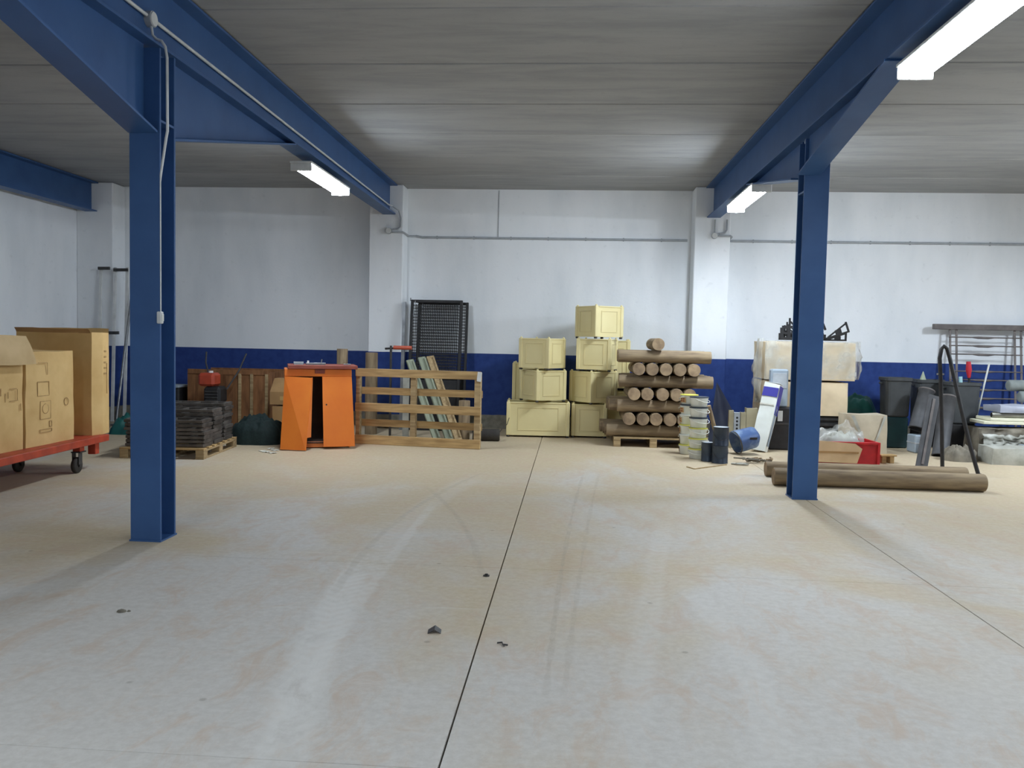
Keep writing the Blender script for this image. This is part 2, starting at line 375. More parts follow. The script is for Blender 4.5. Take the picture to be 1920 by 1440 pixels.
    def heap(s, w, d, h, seed=0, n=22, rough=0.35, sharp=1.0, freq=2.5):
        def f(u, v):
            x, y = 2*u-1, 2*v-1
            ang = math.atan2(y, x); rr = max(abs(x), abs(y)); k = 1.0
            px, py = rr*math.cos(ang), rr*math.sin(ang)
            edge = 1 + 0.16*noise.noise(Vector((math.cos(ang)*1.7, math.sin(ang)*1.7, seed*3.7)))
            z = max(0, 1-rr**2)**(0.6*sharp)
            nz = noise.fractal(Vector((px*freq+seed*5.1, py*freq, seed)), 0.7, 2.1, 4)
            ridge = abs(noise.noise(Vector((px*freq*1.6, py*freq*1.6, seed*2.2+9))))
            zz = h*z*(1 + rough*nz - rough*0.9*ridge)
            return Vector((px*w/2*edge, py*d/2*edge, max(0.0, zz) if rr < 0.999 else 0.0))
        s.grid(f, n, n, True)
        return s
    def build(s, name, m, parent=None, loc=None, rz=None):
        me = bpy.data.meshes.new(name); me.from_pydata(s.v, [], s.f); me.update()
        me.polygons.foreach_set('use_smooth', s.sm); me.materials.append(m)
        o = bpy.data.objects.new(name, me); COL.objects.link(o)
        if parent is not None: o.parent = parent
        if loc is not None: o.location = loc
        if rz is not None: o.rotation_euler = (0, 0, rz)
        return o

def tag(o, label, cat, group=None, kind=None):
    o['label'] = label; o['category'] = cat
    if group: o['group'] = group
    if kind: o['kind'] = kind
    return o
def thing(name, label, cat, loc=(0, 0, 0), rz=0.0, group=None, rotation=None):
    o = bpy.data.objects.new(name, None); COL.objects.link(o); o.empty_display_size = 0.1
    o.location = loc; o.rotation_euler = rotation if rotation else (0, 0, rz)
    return tag(o, label, cat, group)
def copy_tree(root, loc, rz=None, label=None, group=None, rotation=None):
    def cp(o, parent):
        c = o.copy(); COL.objects.link(c); c.parent = parent
        for ch in list(o.children): cp(ch, c)
        return c
    r = cp(root, None); r.location = loc
    if rz is not None: r.rotation_euler = (0, 0, rz)
    if rotation is not None: r.rotation_euler = rotation
    if label: r['label'] = label
    if group: r['group'] = group
    return r
def sub(name, mesh_data, parent, loc=(0, 0, 0), rotation=(0, 0, 0)):   # a piece that shares its mesh
    o = bpy.data.objects.new(name, mesh_data); COL.objects.link(o); o.parent = parent; o.location = loc; o.rotation_euler = rotation
    return o

# ------------------------------------------------------------------ the setting
WY, HC = 13.99, 3.99                 # back wall, ceiling height
XL, XR, YB = -8.35, 12.6, -7.0
def struct(o): o['kind'] = 'structure'; return o

def build_floor():
    f = struct(MB().box(((XL+XR)/2, (WY+YB)/2, -0.09), (XR-XL+0.4, WY-YB+0.4, 0.10)).build('floor', M_DARK))
    xs = [XL-0.2, -0.431, 2.311, XR+0.2]; gx = [0, 0.0042, 0.0030, 0]
    ys = [YB-0.2, 2.816, 5.407, WY+0.2]; gy = [0, 0.0022, 0.0014, 0]
    for i in range(3):
        for j in range(3):
            x0, x1 = xs[i]+gx[i], xs[i+1]-gx[i+1]; y0, y1 = ys[j]+gy[j], ys[j+1]-gy[j+1]
            MB().box(((x0+x1)/2, (y0+y1)/2, -0.02), (x1-x0, y1-y0, 0.04), bev=0.0015).build('floor_slab', M_FLOOR, f)
build_floor()

def build_ceiling():
    c = struct(MB().box(((XL+XR)/2, (WY+YB)/2, HC+0.17), (XR-XL+0.4, WY-YB+0.4, 0.08)).build('ceiling', M_DARK))
    w = 1.28; y = 7.69 + w*5; k = 0; random.seed(4)
    me = MB().box((0, 0, 0.065), (XR-XL+0.3, w-0.014, 0.13), bev=0.008).build('ceiling_plank', M_CEIL, c)
    first = True
    while y > YB - w:
        dz = random.uniform(-0.004, 0.004); L = ((XL+XR)/2, y-w/2+w, HC+0.004+dz)
        if first: me.location = L; first = False
        else: sub('ceiling_plank', me.data, c, L)
        y -= w
build_ceiling()

def build_walls():
    b = struct(MB().box(((XL+XR)/2, WY+0.1, HC/2+0.05), (XR-XL+0.4, 0.2, HC+0.1)).build('wall_back', M_WALL))
    struct(MB().box((XL-0.1, (WY+YB)/2, HC/2+0.05), (0.2, WY-YB+0.4, HC+0.1)).build('wall_left', M_WALL))
    struct(MB().box((XR+0.1, (WY+YB)/2, HC/2+0.05), (0.2, WY-YB+0.4, HC+0.1)).build('wall_right', M_WALL))
    struct(MB().box(((XL+XR)/2, YB-0.1, HC/2+0.05), (XR-XL+0.4, 0.2, HC+0.1)).build('wall_front', M_WALL))
    for (x0, x1) in ((-3.36, -2.80), (1.90, 2.46), (7.4, 7.96), (-8.35, -7.72)):
        MB().box(((x0+x1)/2, WY-0.2, (HC-0.004)/2), (x1-x0, 0.4, HC-0.004), bev=0.012).build('pilaster', M_WALL, b)
build_walls()

PY = WY-0.4            # pilaster face
BZ = 3.50              # underside of the beams
def i_section_column(x, yf, w, d, ztop, label):
    t = thing('steel_column', label, 'column', (x, yf+d/2, 0), group='blue steel columns of the hall')
    tf = 0.022
    MB().box((0, -d/2+tf/2, ztop/2), (w, tf, ztop), bev=0.003).build('front_flange', M_BLUE, t)
    MB().box((0, d/2-tf/2, ztop/2), (w, tf, ztop), bev=0.003).build('back_flange', M_BLUE, t)
    MB().box((0, 0, ztop/2), (0.016, d-2*tf, ztop)).build('web', M_BLUE, t)
    for z in (BZ-0.52, ):
        for sx in (-1, 1):
            MB().box((sx*(w/4+0.004), 0, min(z, ztop-0.03)), (w/2-0.01, d-2*tf, 0.016)).build('stiffener', M_BLUE, t)
    MB().box((0, 0, 0.006), (w+0.012, d+0.012, 0.012)).build('base_plate', M_BLUE, t)
    return t
LX, LYF = -3.02, 5.727
RX, RYF = 2.298, 8.276
i_section_column(LX, LYF, 0.222, 0.235, BZ-0.022, 'blue steel column with white switch and conduit, beside the carton trolley')
i_section_column(RX, RYF, 0.236, 0.235, BZ-0.022, 'blue steel column standing in front of the wrapped carton pile')

def steel_beam(x0, x1, label, haunch=None):
    # x0 at y=YB, x1 at the back wall; I-section under the planks with haunches round its column
    t = thing('steel_beam', label, 'beam', ((x0+x1)/2, 4, BZ), group='blue steel beams under the ceiling')
    def lx(y): return x0 + (x1-x0)*(y-YB)/(PY-YB) - (x0+x1)/2
    hw, tf = 0.105, 0.02; z1 = HC-BZ-0.006
    ya, yb = YB+0.02-4, PY-0.004-4
    MB().beam((lx(ya+4), ya, z1-tf/2), (lx(yb+4), yb, z1-tf/2), 0.26, tf, 0.002).build('top_flange', M_BLUE, t)
    MB().beam((lx(ya+4), ya, tf/2), (lx(yb+4), yb, tf/2), hw*2, tf, 0.002).build('bottom_flange', M_BLUE, t)
    MB().beam((lx(ya+4), ya, z1/2), (lx(yb+4), yb, z1/2), 0.014, z1-2*tf).build('web', M_BLUE, t)
    if haunch:
        yc, half, L, drop = haunch
        for sg in (-1, 1):
            yi = yc + sg*half - 4; yo = yc + sg*(half+L) - 4; x = lx(yc)
            MB().prism([(yi, -0.0), (yo, -0.0), (yi, -drop)] if sg > 0 else [(yi, 0), (yi, -drop), (yo, 0)], 0.014, (x-0.007, 0, 0), Matrix(((0, 0, 1), (1, 0, 0), (0, 1, 0)))).build('haunch_web', M_BLUE, t)
            MB().beam((x, yi, -drop), (x, yo, -0.008), 0.215, 0.018, 0.002).build('haunch_flange', M_BLUE, t)
    return t
steel_beam(-3.03, -3.03, 'blue steel ceiling beam with a pale conduit and haunches over the column', (LYF+0.1175, 0.119, 2.7, 0.60))
steel_beam(2.298, 2.19, 'blue steel ceiling beam carrying two lit lamps', (RYF+0.1175, 0.119, 2.2, 0.36))
steel_beam(-8.09, -8.09, 'blue steel edge beam running along the side wall')
steel_beam(7.68, 7.68, 'blue steel ceiling beam above the railing and wrapped bundles')

def lamp(x, y, z, label, power=1.0, L=1.56):
    t = thing('strip_lamp', label, 'lamp', (x, y, z), group='cool white strip lamps under the beams')
    MB().box((0, 0, -0.012), (0.25, L+0.06, 0.024), bev=0.004).build('housing', M_WHITEPL, t)
    for sy in (-1, 1): MB().box((0, sy*(L/2+0.012), -0.065), (0.24, 0.022, 0.085), bev=0.006).build('end_cap', M_WHITEPL, t)
    for sy in (-0.5, 0.5): MB().box((0, sy, 0.030), (0.03, 0.03, 0.060)).build('hanger', M_WHITEPL, t)
    prof = []
    for k in range(13):
        a = math.pi*k/12; prof.append((math.cos(a)*0.115, -0.026-math.sin(a)*0.085))
    MB().prism(prof[::-1], L, (0, L/2, 0), Matrix(((1, 0, 0), (0, 0, -1), (0, 1, 0)))).build('diffuser', mat('lit_diffuser_%.2f' % power, (0.9, 0.9, 0.9, 1), emit=(*LAMP_COL, LAMP_W*power)), t)
    return t
lz = BZ-0.062
LS = [(-3.06, 10.02, 0.9, 'lit strip lamp under the conduit beam, between its column and the back wall'),
      (2.22, 11.12, 1.35, 'lit strip lamp under the beam that carries two, close to the back wall'),
      (2.29, 5.20, 0.68, 'lit strip lamp under the beam that carries two, farther from the back wall'),
      (-3.03, 0.2, 1.25, 'lit strip lamp under the conduit beam, on the open floor side of its column'),
      (2.29, -0.4, 1.35, 'lit strip lamp at the front wall end of the beam that carries two'),
      (7.65, 9.6, 2.8, 'lit strip lamp on the beam above the railing, near the back wall'),
      (7.65, 4.2, 0.4, 'lit strip lamp on the beam above the railing, over open floor')]
for x, y, pw, l in LS: lamp(x, y, lz, l, pw)

# conduits
def conduit(name, label, pts, r=0.013, m=M_COND, clips=None, cat='conduit', rr=None):
    o = Vector(pts[0]); t = thing(name, label, cat, o)
    MB().tube([Vector(p)-o for p in pts], r, rr=rr).build('pipe', m, t)
    if clips:
        for p in clips: MB().box(Vector(p)-o, (0.02, 0.03, 0.055), bev=0.003).build('clip', m, t)
    return t
zc = 3.184
def wallz(x): return zc - 0.0
conduit('wall_conduit', 'long grey conduit clipped level along the white back wall', [(-2.66, WY-0.02, zc+.02), (-2.55, WY-0.02, zc), (1.84, WY-0.02, zc), ], 0.019, clips=[(-2.3+0.62*k, WY-0.018, zc) for k in range(7)])
conduit('wall_conduit', 'grey conduit clipped along the wall past the far column pilaster', [(2.52, WY-0.02, zc), (7.36, WY-0.02, zc)], 0.019, clips=[(2.9+0.62*k, WY-0.018, zc) for k in range(8)])
conduit('pilaster_conduit', 'short grey conduit looping from beam end to box on the pilaster', [(-2.955, PY-0.12, 3.62), (-2.86, PY-0.06, 3.56), (-2.835, PY-0.025, 3.44), (-2.835, PY-0.025, 3.30), (-2.88, PY-0.025, 3.26), (-2.97, PY-0.025, 3.26)], 0.013)
conduit('pilaster_conduit', 'short grey conduit from junction box round the pilaster corner to wall', [(-2.98, PY-0.025, 3.215), (-2.80, PY-0.025, 3.215), (-2.775, PY+0.03, 3.205), (-2.775, WY-0.03, 3.20), (-2.66, WY-0.022, 3.204)], 0.016)
conduit('pilaster_conduit', 'short straight grey conduit rising from the box on the lamp-side pilaster', [(2.21, PY-0.025, 3.47), (2.21, PY-0.025, 3.24)], 0.013)
conduit('pilaster_conduit', 'u-shaped grey conduit beside the pilaster box by the far lamp', [(2.40, PY-0.025, 3.47), (2.40, PY-0.025, 3.31), (2.37, PY-0.025, 3.26), (2.28, PY-0.025, 3.25)], 0.013)
conduit('pilaster_conduit', 'straight grey conduit across the pilaster below the far lamp', [(2.27, PY-0.025, 3.215), (2.46, PY-0.025, 3.215), (2.49, PY+0.03, 3.205), (2.50, WY-0.03, 3.19)], 0.016)
def junction_box(loc, label, facing='y', r=0.05):
    t = thing('junction_box', label, 'junction box', loc)
    d = Vector((0, -1, 0)) if facing == 'y' else Vector((1, 0, 0))
    MB().cyl((0, 0, 0), d*0.045, r, n=20).build('body', M_COND, t)
    MB().cyl(d*0.045, d*0.052, r*0.86, n=20).build('cover', M_WHITEPL, t)
    return t
junction_box((-3.03, PY-0.001, 3.235), 'grey round junction box on the pilaster at the conduit beam end')
junction_box((2.21, PY-0.001, 3.215), 'grey round junction box on the pilaster under the beam with lit lamps')
XB = -3.03+0.007
junction_box((XB, 5.78, 3.69), 'pale round junction box on the beam web above the column', 'x', 0.055)
conduit('beam_conduit', 'pale conduit running along the web of the beam over the trolley', [(XB+0.02, 0.5, 3.73), (XB+0.02, 5.7, 3.70), (XB+0.02, 5.86, 3.70), (XB+0.02, 13.40, 3.63), (-2.955, PY-0.12, 3.62)], 0.013, M_WHITEPL)
dp = [(XB+0.03, 5.775, 3.64), (XB+0.05, 5.755, 3.57), (-2.94, 5.745, 3.54), (-2.90, 5.735, 3.525), (-2.865, 5.72, 3.48), (-2.847, 5.71, 3.40), (-2.845, 5.71, 2.90), (-2.855, 5.71, 2.85), (-2.893, 5.71, 2.60), (-2.897, 5.712, 2.55), (-2.897, 5.714, 1.64)]
conduit('column_conduit', 'white conduit dropping from the junction box down the column edge', dp, 0.010, M_WHITEPL, rr=[0.010]*(len(dp)-3)+[0.008, 0.005, 0.005])
sw = thing('light_switch', 'small white surface switch on the blue column flange', 'switch', (-2.897, 5.705, 1.605))
MB().box((0, 0, 0), (0.034, 0.042, 0.085), bev=0.006).build('case', M_WHITEPL, sw)
MB().box((0.019, 0, 0), (0.006, 0.028, 0.05), bev=0.002).build('rocker', M_TUB, sw)
pc = V(936, 354, WY-0.01); pd = V(936, 456, WY-0.01)
conduit('wall_cable', 'thin grey cable hanging from ceiling to the wall conduit', [(pc.x, WY-0.008, HC-0.02), (pc.x, WY-0.008, 3.64), (pc.x-0.004, WY-0.008, 3.2)], 0.006, cat='cable')
#PART2
# ------------------------------------------------------------------ pallets
def pallet(name, label, loc, rz, w, d, h=0.14, nb=7, group=None, m=M_WOOD, m2=M_WOODX):
    t = thing(name, label, 'pallet', loc, rz, group)
    bd = MB().box((0, 0, 0), (w, 0.095, 0.02), bev=0.002).build('deck_board', m, t, (0, -d/2+0.05, h-0.01))
    for k in range(1, nb): sub('deck_board', bd.data, t, (0, -d/2+0.05+(d-0.1)*k/(nb-1), h-0.01))
    bl = None
    st = None
    for x in (-w/2+0.05, 0, w/2-0.05):
        for y in (-d/2+0.07, 0, d/2-0.07):
            if bl is None: bl = MB().box((0, 0, 0), (0.10, 0.13, h-0.062), bev=0.003).build('block', m2, t, (x, y, 0.02+(h-0.062)/2))
            else: sub('block', bl.data, t, (x, y, 0.02+(h-0.062)/2))
        for z, nm in ((0.01, 'bottom_board'), (h-0.031, 'stringer_board')):
            q = MB().box((0, 0, 0), (0.10, d-0.004, 0.0195), bev=0.002).build(nm, m2, t, (x, 0, z))
    return t

# ------------------------------------------------------------------ cartons
def carton(name, label, loc, rz, w, d, h, m=M_CARD, seed=0, bulge=0.012, rough=0.004, group=None, tape=True, flaps=None, marks=None, cat='carton'):
    t = thing(name, label, cat, loc, rz, group)
    MB().bulgy(w, d, h, bulge, 6, seed, rough).build('body', m, t)
    if tape:
        MB().box((0, 0, h+bulge*0.9), (w*0.96, 0.05, 0.002)).build('tape', M_TAPE, t)
    for k, fl in enumerate(flaps or []):
        fl.build('flap', M_FLAP, t)
    for pts in (marks or []):
        pts.build('print', M_PRINT, t)
    return t

# ------------------------------------------------------------------ the trolley with three cartons
def build_trolley():
    zb, zt = 0.287, 0.36
    A = ZP(0, 876, zb); B = ZP(205, 826, zb)
    d = (B-A); d.z = 0; d.normalize(); ang = math.atan2(d.y, d.x)
    L, W = 3.0, 1.25
    E1 = B                                   # far end of the visible long edge
    t = thing('flat_trolley', 'red flatbed trolley on casters carrying three tall cartons', 'trolley', (E1.x, E1.y, 0), ang)
    # local x runs along the trolley (far end at 0, towards -x), local y to its left
    for y in (0.03, W-0.03): MB().box((-L/2, y, (zb+zt)/2), (L, 0.06, zt-zb), bev=0.006).build('side_rail', M_RED, t)
    for x in (-0.03, -L/2, -L+0.03): MB().box((x, W/2, (zb+zt)/2-0.004), (0.06, W-0.12, zt-zb-0.008), bev=0.004).build('cross_rail', M_RED, t)
    MB().box((-L/2, W/2, zt-0.006), (L-0.12, W-0.12, 0.012)).build('deck', M_RED, t)
    for x in (-0.46, -L+0.5):
        for y in (0.10, 0.72):
            c = MB().box((x, y, zb-0.030), (0.09, 0.08, 0.060), bev=0.004).build('caster_mount', M_RED, t)
            f = MB()
            f.box((x, y, zb-0.066), (0.12, 0.10, 0.012))
            f.box((x-0.03, y-0.034, zb-0.13), (0.07, 0.006, 0.13)).box((x-0.03, y+0.034, zb-0.13), (0.07, 0.006, 0.13))
            f.cyl((x-0.04, y-0.04, 0.085), (x-0.04, y+0.04, 0.085), 0.012, n=8)
            f.build('caster_fork', M_DSTEEL, t)
            w_ = MB(); w_.lathe([(0.02, -0.024), (0.075, -0.024), (0.085, -0.016), (0.085, 0.016), (0.075, 0.024), (0.02, 0.024)], 22, (x-0.04, y, 0.085), rot('X', 90))
            w_.build('caster_wheel', M_RUBBER, t)
    MB().box((-0.15, 0.10, zb-0.065), (0.085, 0.085, 0.13), bev=0.005).build('stand_leg', M_RED, t)
    # the cartons: right faces follow the edge, taken at the deck height
    def loc_of(p): return (p.x, p.y, zt+0.0005)
    # far carton, taller, crushed corner and torn open top
    p0 = ZP(160, 815.6, zt); p1 = ZP(207, 811, zt)
    hgt = V(160, 624, p0.y).z - zt
    c = thing('tall_carton', 'tallest cardboard carton on the red trolley with torn open top', 'carton', (p1.x, p1.y, zt+0.0005), ang)
    ln = (p1-p0).length
    poly = [(-ln, 0.05), (-ln*0.55, 0.0), (0.0, 0.015), (0.0, 0.86), (-ln-0.02, 0.86)]
    b = MB(); n = len(poly); rows = 10; pts = []; 
    dens = []
    for k in range(n):
        a_, b_ = poly[k], poly[(k+1) % n]
        for j in range(5): dens.append((a_[0]+(b_[0]-a_[0])*j/5, a_[1]+(b_[1]-a_[1])*j/5))
    nn = len(dens)
    for r in range(rows+1):
        z = hgt*r/rows
        for (x, y) in dens:
            q = Vector((x, y, z)); k = noise.noise_vector(q*2.6)*0.010*min(1, z*4)
            pts.append(q+Vector((k.x, k.y, k.z*(1 if r > 0 else 0))))
    b.add(pts, [(r*nn+k, r*nn+(k+1) % nn, (r+1)*nn+(k+1) % nn, (r+1)*nn+k) for r in range(rows) for k in range(nn)])
    b.add(pts, [tuple(range(nn))[::-1]])
    top = [p - Vector((0, 0, 0.06)) for p in pts[rows*nn:]]
    b.add(top, [tuple(range(nn))])
    b.build('body', M_CARD, c)
    def flap(pa, pb, out, drop, seed):
        m_ = MB(); pa, pb, out = Vector(pa), Vector(pb), Vector(out)
        m_.grid(lambda u, v: pa.lerp(pb, u) + out*v + Vector((0, 0, drop*v*v)) + noise.noise_vector(Vector((u*3, v*3, seed)))*0.012*v, 8, 3)
        m_.grid(lambda u, v: pa.lerp(pb, 1-u) + out*v + Vector((0, 0, drop*v*v-0.004)) + noise.noise_vector(Vector(((1-u)*3, v*3, seed)))*0.012*v, 8, 3)
        return m_
    flap((-ln-0.005, 0.06, hgt), (-ln-0.02, 0.86, hgt), (-0.015, 0.015, 0.055), -0.01, 3).build('flap', M_CARDD, c)
    flap((-ln*0.55, 0.0, hgt), (0, 0.015, hgt), (0.0, 0.06, 0.012), -0.01, 5).build('flap', M_CARD, c)
    flap((0, 0.02, hgt), (0, 0.8, hgt), (0.02, 0.0, 0.06), -0.01, 7).build('flap', M_CARD, c)
    MB().box((-ln*0.22, 0.002, hgt*0.55), (0.006, 0.004, 0.34)).build('print', M_PRINT, c)
    for k in range(5): MB().box((-ln*0.36, 0.001, hgt*(0.82-0.055*k)), (0.05, 0.004, 0.02)).build('print', M_PRINT, c)
    # middle carton
    p0 = ZP(49, 841, zt); p1 = ZP(139, 823, zt); ln = (p1-p0).length; a2 = math.atan2(p1.y-p0.y, p1.x-p0.x)
    hgt = V(139, 658, p1.y).z - zt
    ctr = (p0+p1)/2; nrm = Vector((-math.sin(a2), math.cos(a2), 0)); dd = 0.80
    cc = ctr + nrm*(dd/2)
    marks = []
    def frame_mark(x0, x1, z0, z1, th=0.007, side=(1, 1, 1, 1)):
        k = MB(); y = -dd/2-0.0135
        if side[0]: k.box(((x0+x1)/2, y, z0), (x1-x0, 0.003, th))
        if side[1]: k.box(((x0+x1)/2, y, z1), (x1-x0, 0.003, th))
        if side[2]: k.box((x0, y, (z0+z1)/2), (th, 0.003, z1-z0))
        if side[3]: k.box((x1, y, (z0+z1)/2), (th, 0.003, z1-z0))
        return k
    H = hgt
    for q in [(-0.55, -0.18, 0.75, 0.88, .006, (0, 1, 0, 1)), (-0.58, -0.12, 0.53, 0.68), (-0.48, -0.06, 0.28, 0.47), (-0.5, -0.02, 0.14, 0.17), (-0.12, -0.02, 0.19, 0.25, .008)]:
        marks.append(frame_mark(q[0]*ln/2, q[1]*ln/2, q[2]*H, q[3]*H, *(q[4:])))
    k = MB(); k.lathe([(0.045, 0), (0.052, 0), (0.052, 0.003), (0.045, 0.003), (0.045, 0)], 20, (-0.27*ln/2, -dd/2-0.0115, 0.39*H), rot('X', 90)); marks.append(k)
    k = MB(); k.lathe([(0.035, 0), (0.041, 0), (0.041, 0.003), (0.035, 0.003), (0.035, 0)], 16, (0.62*ln/2, -dd/2-0.010, 0.44*H), rot('X', 90)); marks.append(k)
    carton('middle_carton', 'plain cardboard carton with faded printed frames, middle one on the red trolley', (cc.x, cc.y, zt+0.0005), a2, ln, dd, hgt, M_CARD, 2, 0.012, 0.0035, marks=marks)
    # near carton with its wide flap folded over
    e = (p1-p0).normalized(); p1 = p0 - e*0.045; p0 = p1 - e*0.85; ln = 0.85; a3 = math.atan2(e.y, e.x)
    nrm = Vector((-math.sin(a3), math.cos(a3), 0)); cc = (p0+p1)/2 + nrm*0.4
    hgt = V(46, 632, p1.y).z - zt
    fl = MB()
    def ff(u, v):
        x = -ln/2-0.02 + (ln+0.04+0.06*v)*u
        return Vector((x, -0.4-0.02-0.10*v+0.03*v*v, hgt+0.015-0.27*v*(0.85+0.15*v))) + noise.noise_vector(Vector((u*2, v*2, 4)))*0.012
    fl.grid(ff, 12, 6); fl.grid(lambda u, v: ff(1-u, v)+Vector((0, 0.005, -0.001)), 12, 6)
    f2 = MB(); f2.grid(lambda u, v: Vector((-ln/2+ln*u, -0.4+0.8*v, hgt+0.012+0.01*math.sin(u*5)*v)), 10, 6); f2.grid(lambda u, v: Vector((ln/2-ln*u, -0.4+0.8*v, hgt+0.006+0.01*math.sin((1-u)*5)*v)), 10, 6)
    mk = []
    y = -0.4136
    for (x, z, w_, h_) in [(0.27, 0.52, .10, .006), (0.28, 0.42, .12, .006), (0.33, 0.47, .006, .10), (0.20, 0.47, .006, .06), (0.16, 0.45, .006, .08), (0.38, 0.36, .012, .07), (0.10, .5, .006, .07), (0.02, .47, .006, .09)]:
        mk.append(MB().box((x, y, z/0.95*hgt), (w_, 0.003, h_)))
    carton('flapped_carton', 'cardboard carton with its wide lid flap folded over the side, on the red trolley', (cc.x, cc.y, zt+0.0005), a3, ln, 0.8, hgt, M_CARD, 5, 0.012, 0.004, tape=False, flaps=[fl, f2], marks=mk)
build_trolley()

# ------------------------------------------------------------------ corner: pale ladder frame, leaning pole, sacks
def build_corner():
    Y = 13.40
    t = thing('rack_frame', 'pale upright metal frame with dark cross bars in the hall corner', 'metal frame', V(209, 700, Y).xy.to_3d())
    o = t.location
    def q(px, py, y=Y): return V(px, py, y) - o
    for px in (182, 209, 232):
        a = V(px, 500, Y); MB().beam((a.x-o.x, 0.0, 0.0), (a.x-o.x, 0.12, a.z), 0.05, 0.03, 0.003, Vector((0, 1, 0))).build('upright', M_WHITEPL, t)
    for (x0, x1, y) in ((184, 206, 503), (213, 240, 506), (173, 191, 622), (196, 223, 624)):
        a, b = V(x0, y, Y+0.06), V(x1, y, Y+0.06); MB().beam(a-o, b-o, 0.03, 0.05, 0.003).build('cross_bar', M_DSTEEL, t)
    a, b = V(241, 590, 13.5), V(222, 757, 12.9)
    g = G(221, 800); t = thing('leaning_pole', 'thin galvanised pole with flat foot leaning behind the column', 'pole', (b.x, b.y, 0))
    base = Vector((b.x, b.y, 0)); tip = Vector((a.x+0.05, 13.55, a.z+0.5)); ft = Vector((b.x, b.y, b.z))
    d = (ft-tip).normalized(); end = ft + d*((0.03-ft.z)/d.z)
    MB().tube([end-base, tip-base], 0.022).build('tube', M_STEEL, t)
    MB().box(end-base+Vector((0, 0, -0.012)), (0.12, 0.12, 0.03), bev=0.004).build('foot', M_STEEL, t)
    p = G(222, 812)
    tag(MB().heap(0.55, 0.5, 0.26, 3, 20).build('green_bag', M_TARPG, None, (p.x+0.12, p.y+0.05, 0)), 'dark green plastic bag lying behind the column, under the leaning pole', 'bag')
    p = G(200, 806)
    tag(MB().heap(0.6, 0.5, 0.42, 6, 20).build('grey_sack', M_TARPD, None, (p.x-0.42, p.y+0.25, 0)), 'dusty grey sack in the hall corner behind the trolley', 'sack')
build_corner()

# ------------------------------------------------------------------ pallet with stacked metal frames
def build_frames():
    c0 = G(382, 862); c1 = G(444, 837); e = (c1-c0); L = e.length; e.normalize()
    ang = math.atan2(e.y, e.x)-math.pi/2           # local y runs along the right side
    W = 1.0; cx = c0 + e*(L/2) + Vector((-math.cos(ang), -math.sin(ang), 0))*(W/2)
    pallet('wooden_pallet', 'low wooden pallet under the stacked dark metal gratings', (cx.x, cx.y, 0), ang, W, L, 0.13, 7)
    R = Matrix.Rotation(ang, 3, 'Z'); rnd = random.Random(5)
    fw, fd, th = 0.93, 0.345, 0.048
    m = MB()
    for sy in (-1, 1): m.box((0, sy*(fd/2-0.016), th/2), (fw, 0.032, th-0.014), bev=0.003)
    for sx in (-1, 1): m.box((sx*(fw/2-0.016), 0, th/2), (0.032, fd-0.066, th-0.001), bev=0.003)
    for x in (-0.2, 0.05, 0.28): m.box((x, 0, th/2), (0.014, fd-0.066, th-0.02))
    fr = None
    rows = [(-0.37, 7, 'front'), (0.0, 9, 'middle'), (0.38, 10, 'rear')]
    for yy, n, nm in rows:
        for k in range(n):
            jx, jy = rnd.uniform(-0.015, 0.015), rnd.uniform(-0.006, 0.006)
            p = R@Vector((0.0+jx, yy*L/1.2+jy, 0)) + Vector((cx.x, cx.y, 0.131+th*k))
            g = 'dark metal gratings stacked on the pallet'
            st = {'front': 'lowest stack', 'middle': 'middle-height stack', 'rear': 'tallest stack'}[nm]
            nth = ['bottom', 'second lowest', 'third lowest', 'fourth lowest', 'fifth lowest', 'sixth lowest', 'seventh lowest', 'eighth lowest', 'ninth lowest'][min(k, 8)]
            lab = '%s dark metal grating of the %s on the low pallet' % ('topmost' if k == n-1 else nth, st)
            if fr is None:
                fr = m.build('metal_grating', M_GREYSTEEL, None, p, ang); o = fr
            else:
                o = fr.copy(); COL.objects.link(o); o.location = p; o.rotation_euler = (0, 0, ang+rnd.uniform(-0.012, 0.012))
            tag(o, lab, 'grating', g)
build_frames()

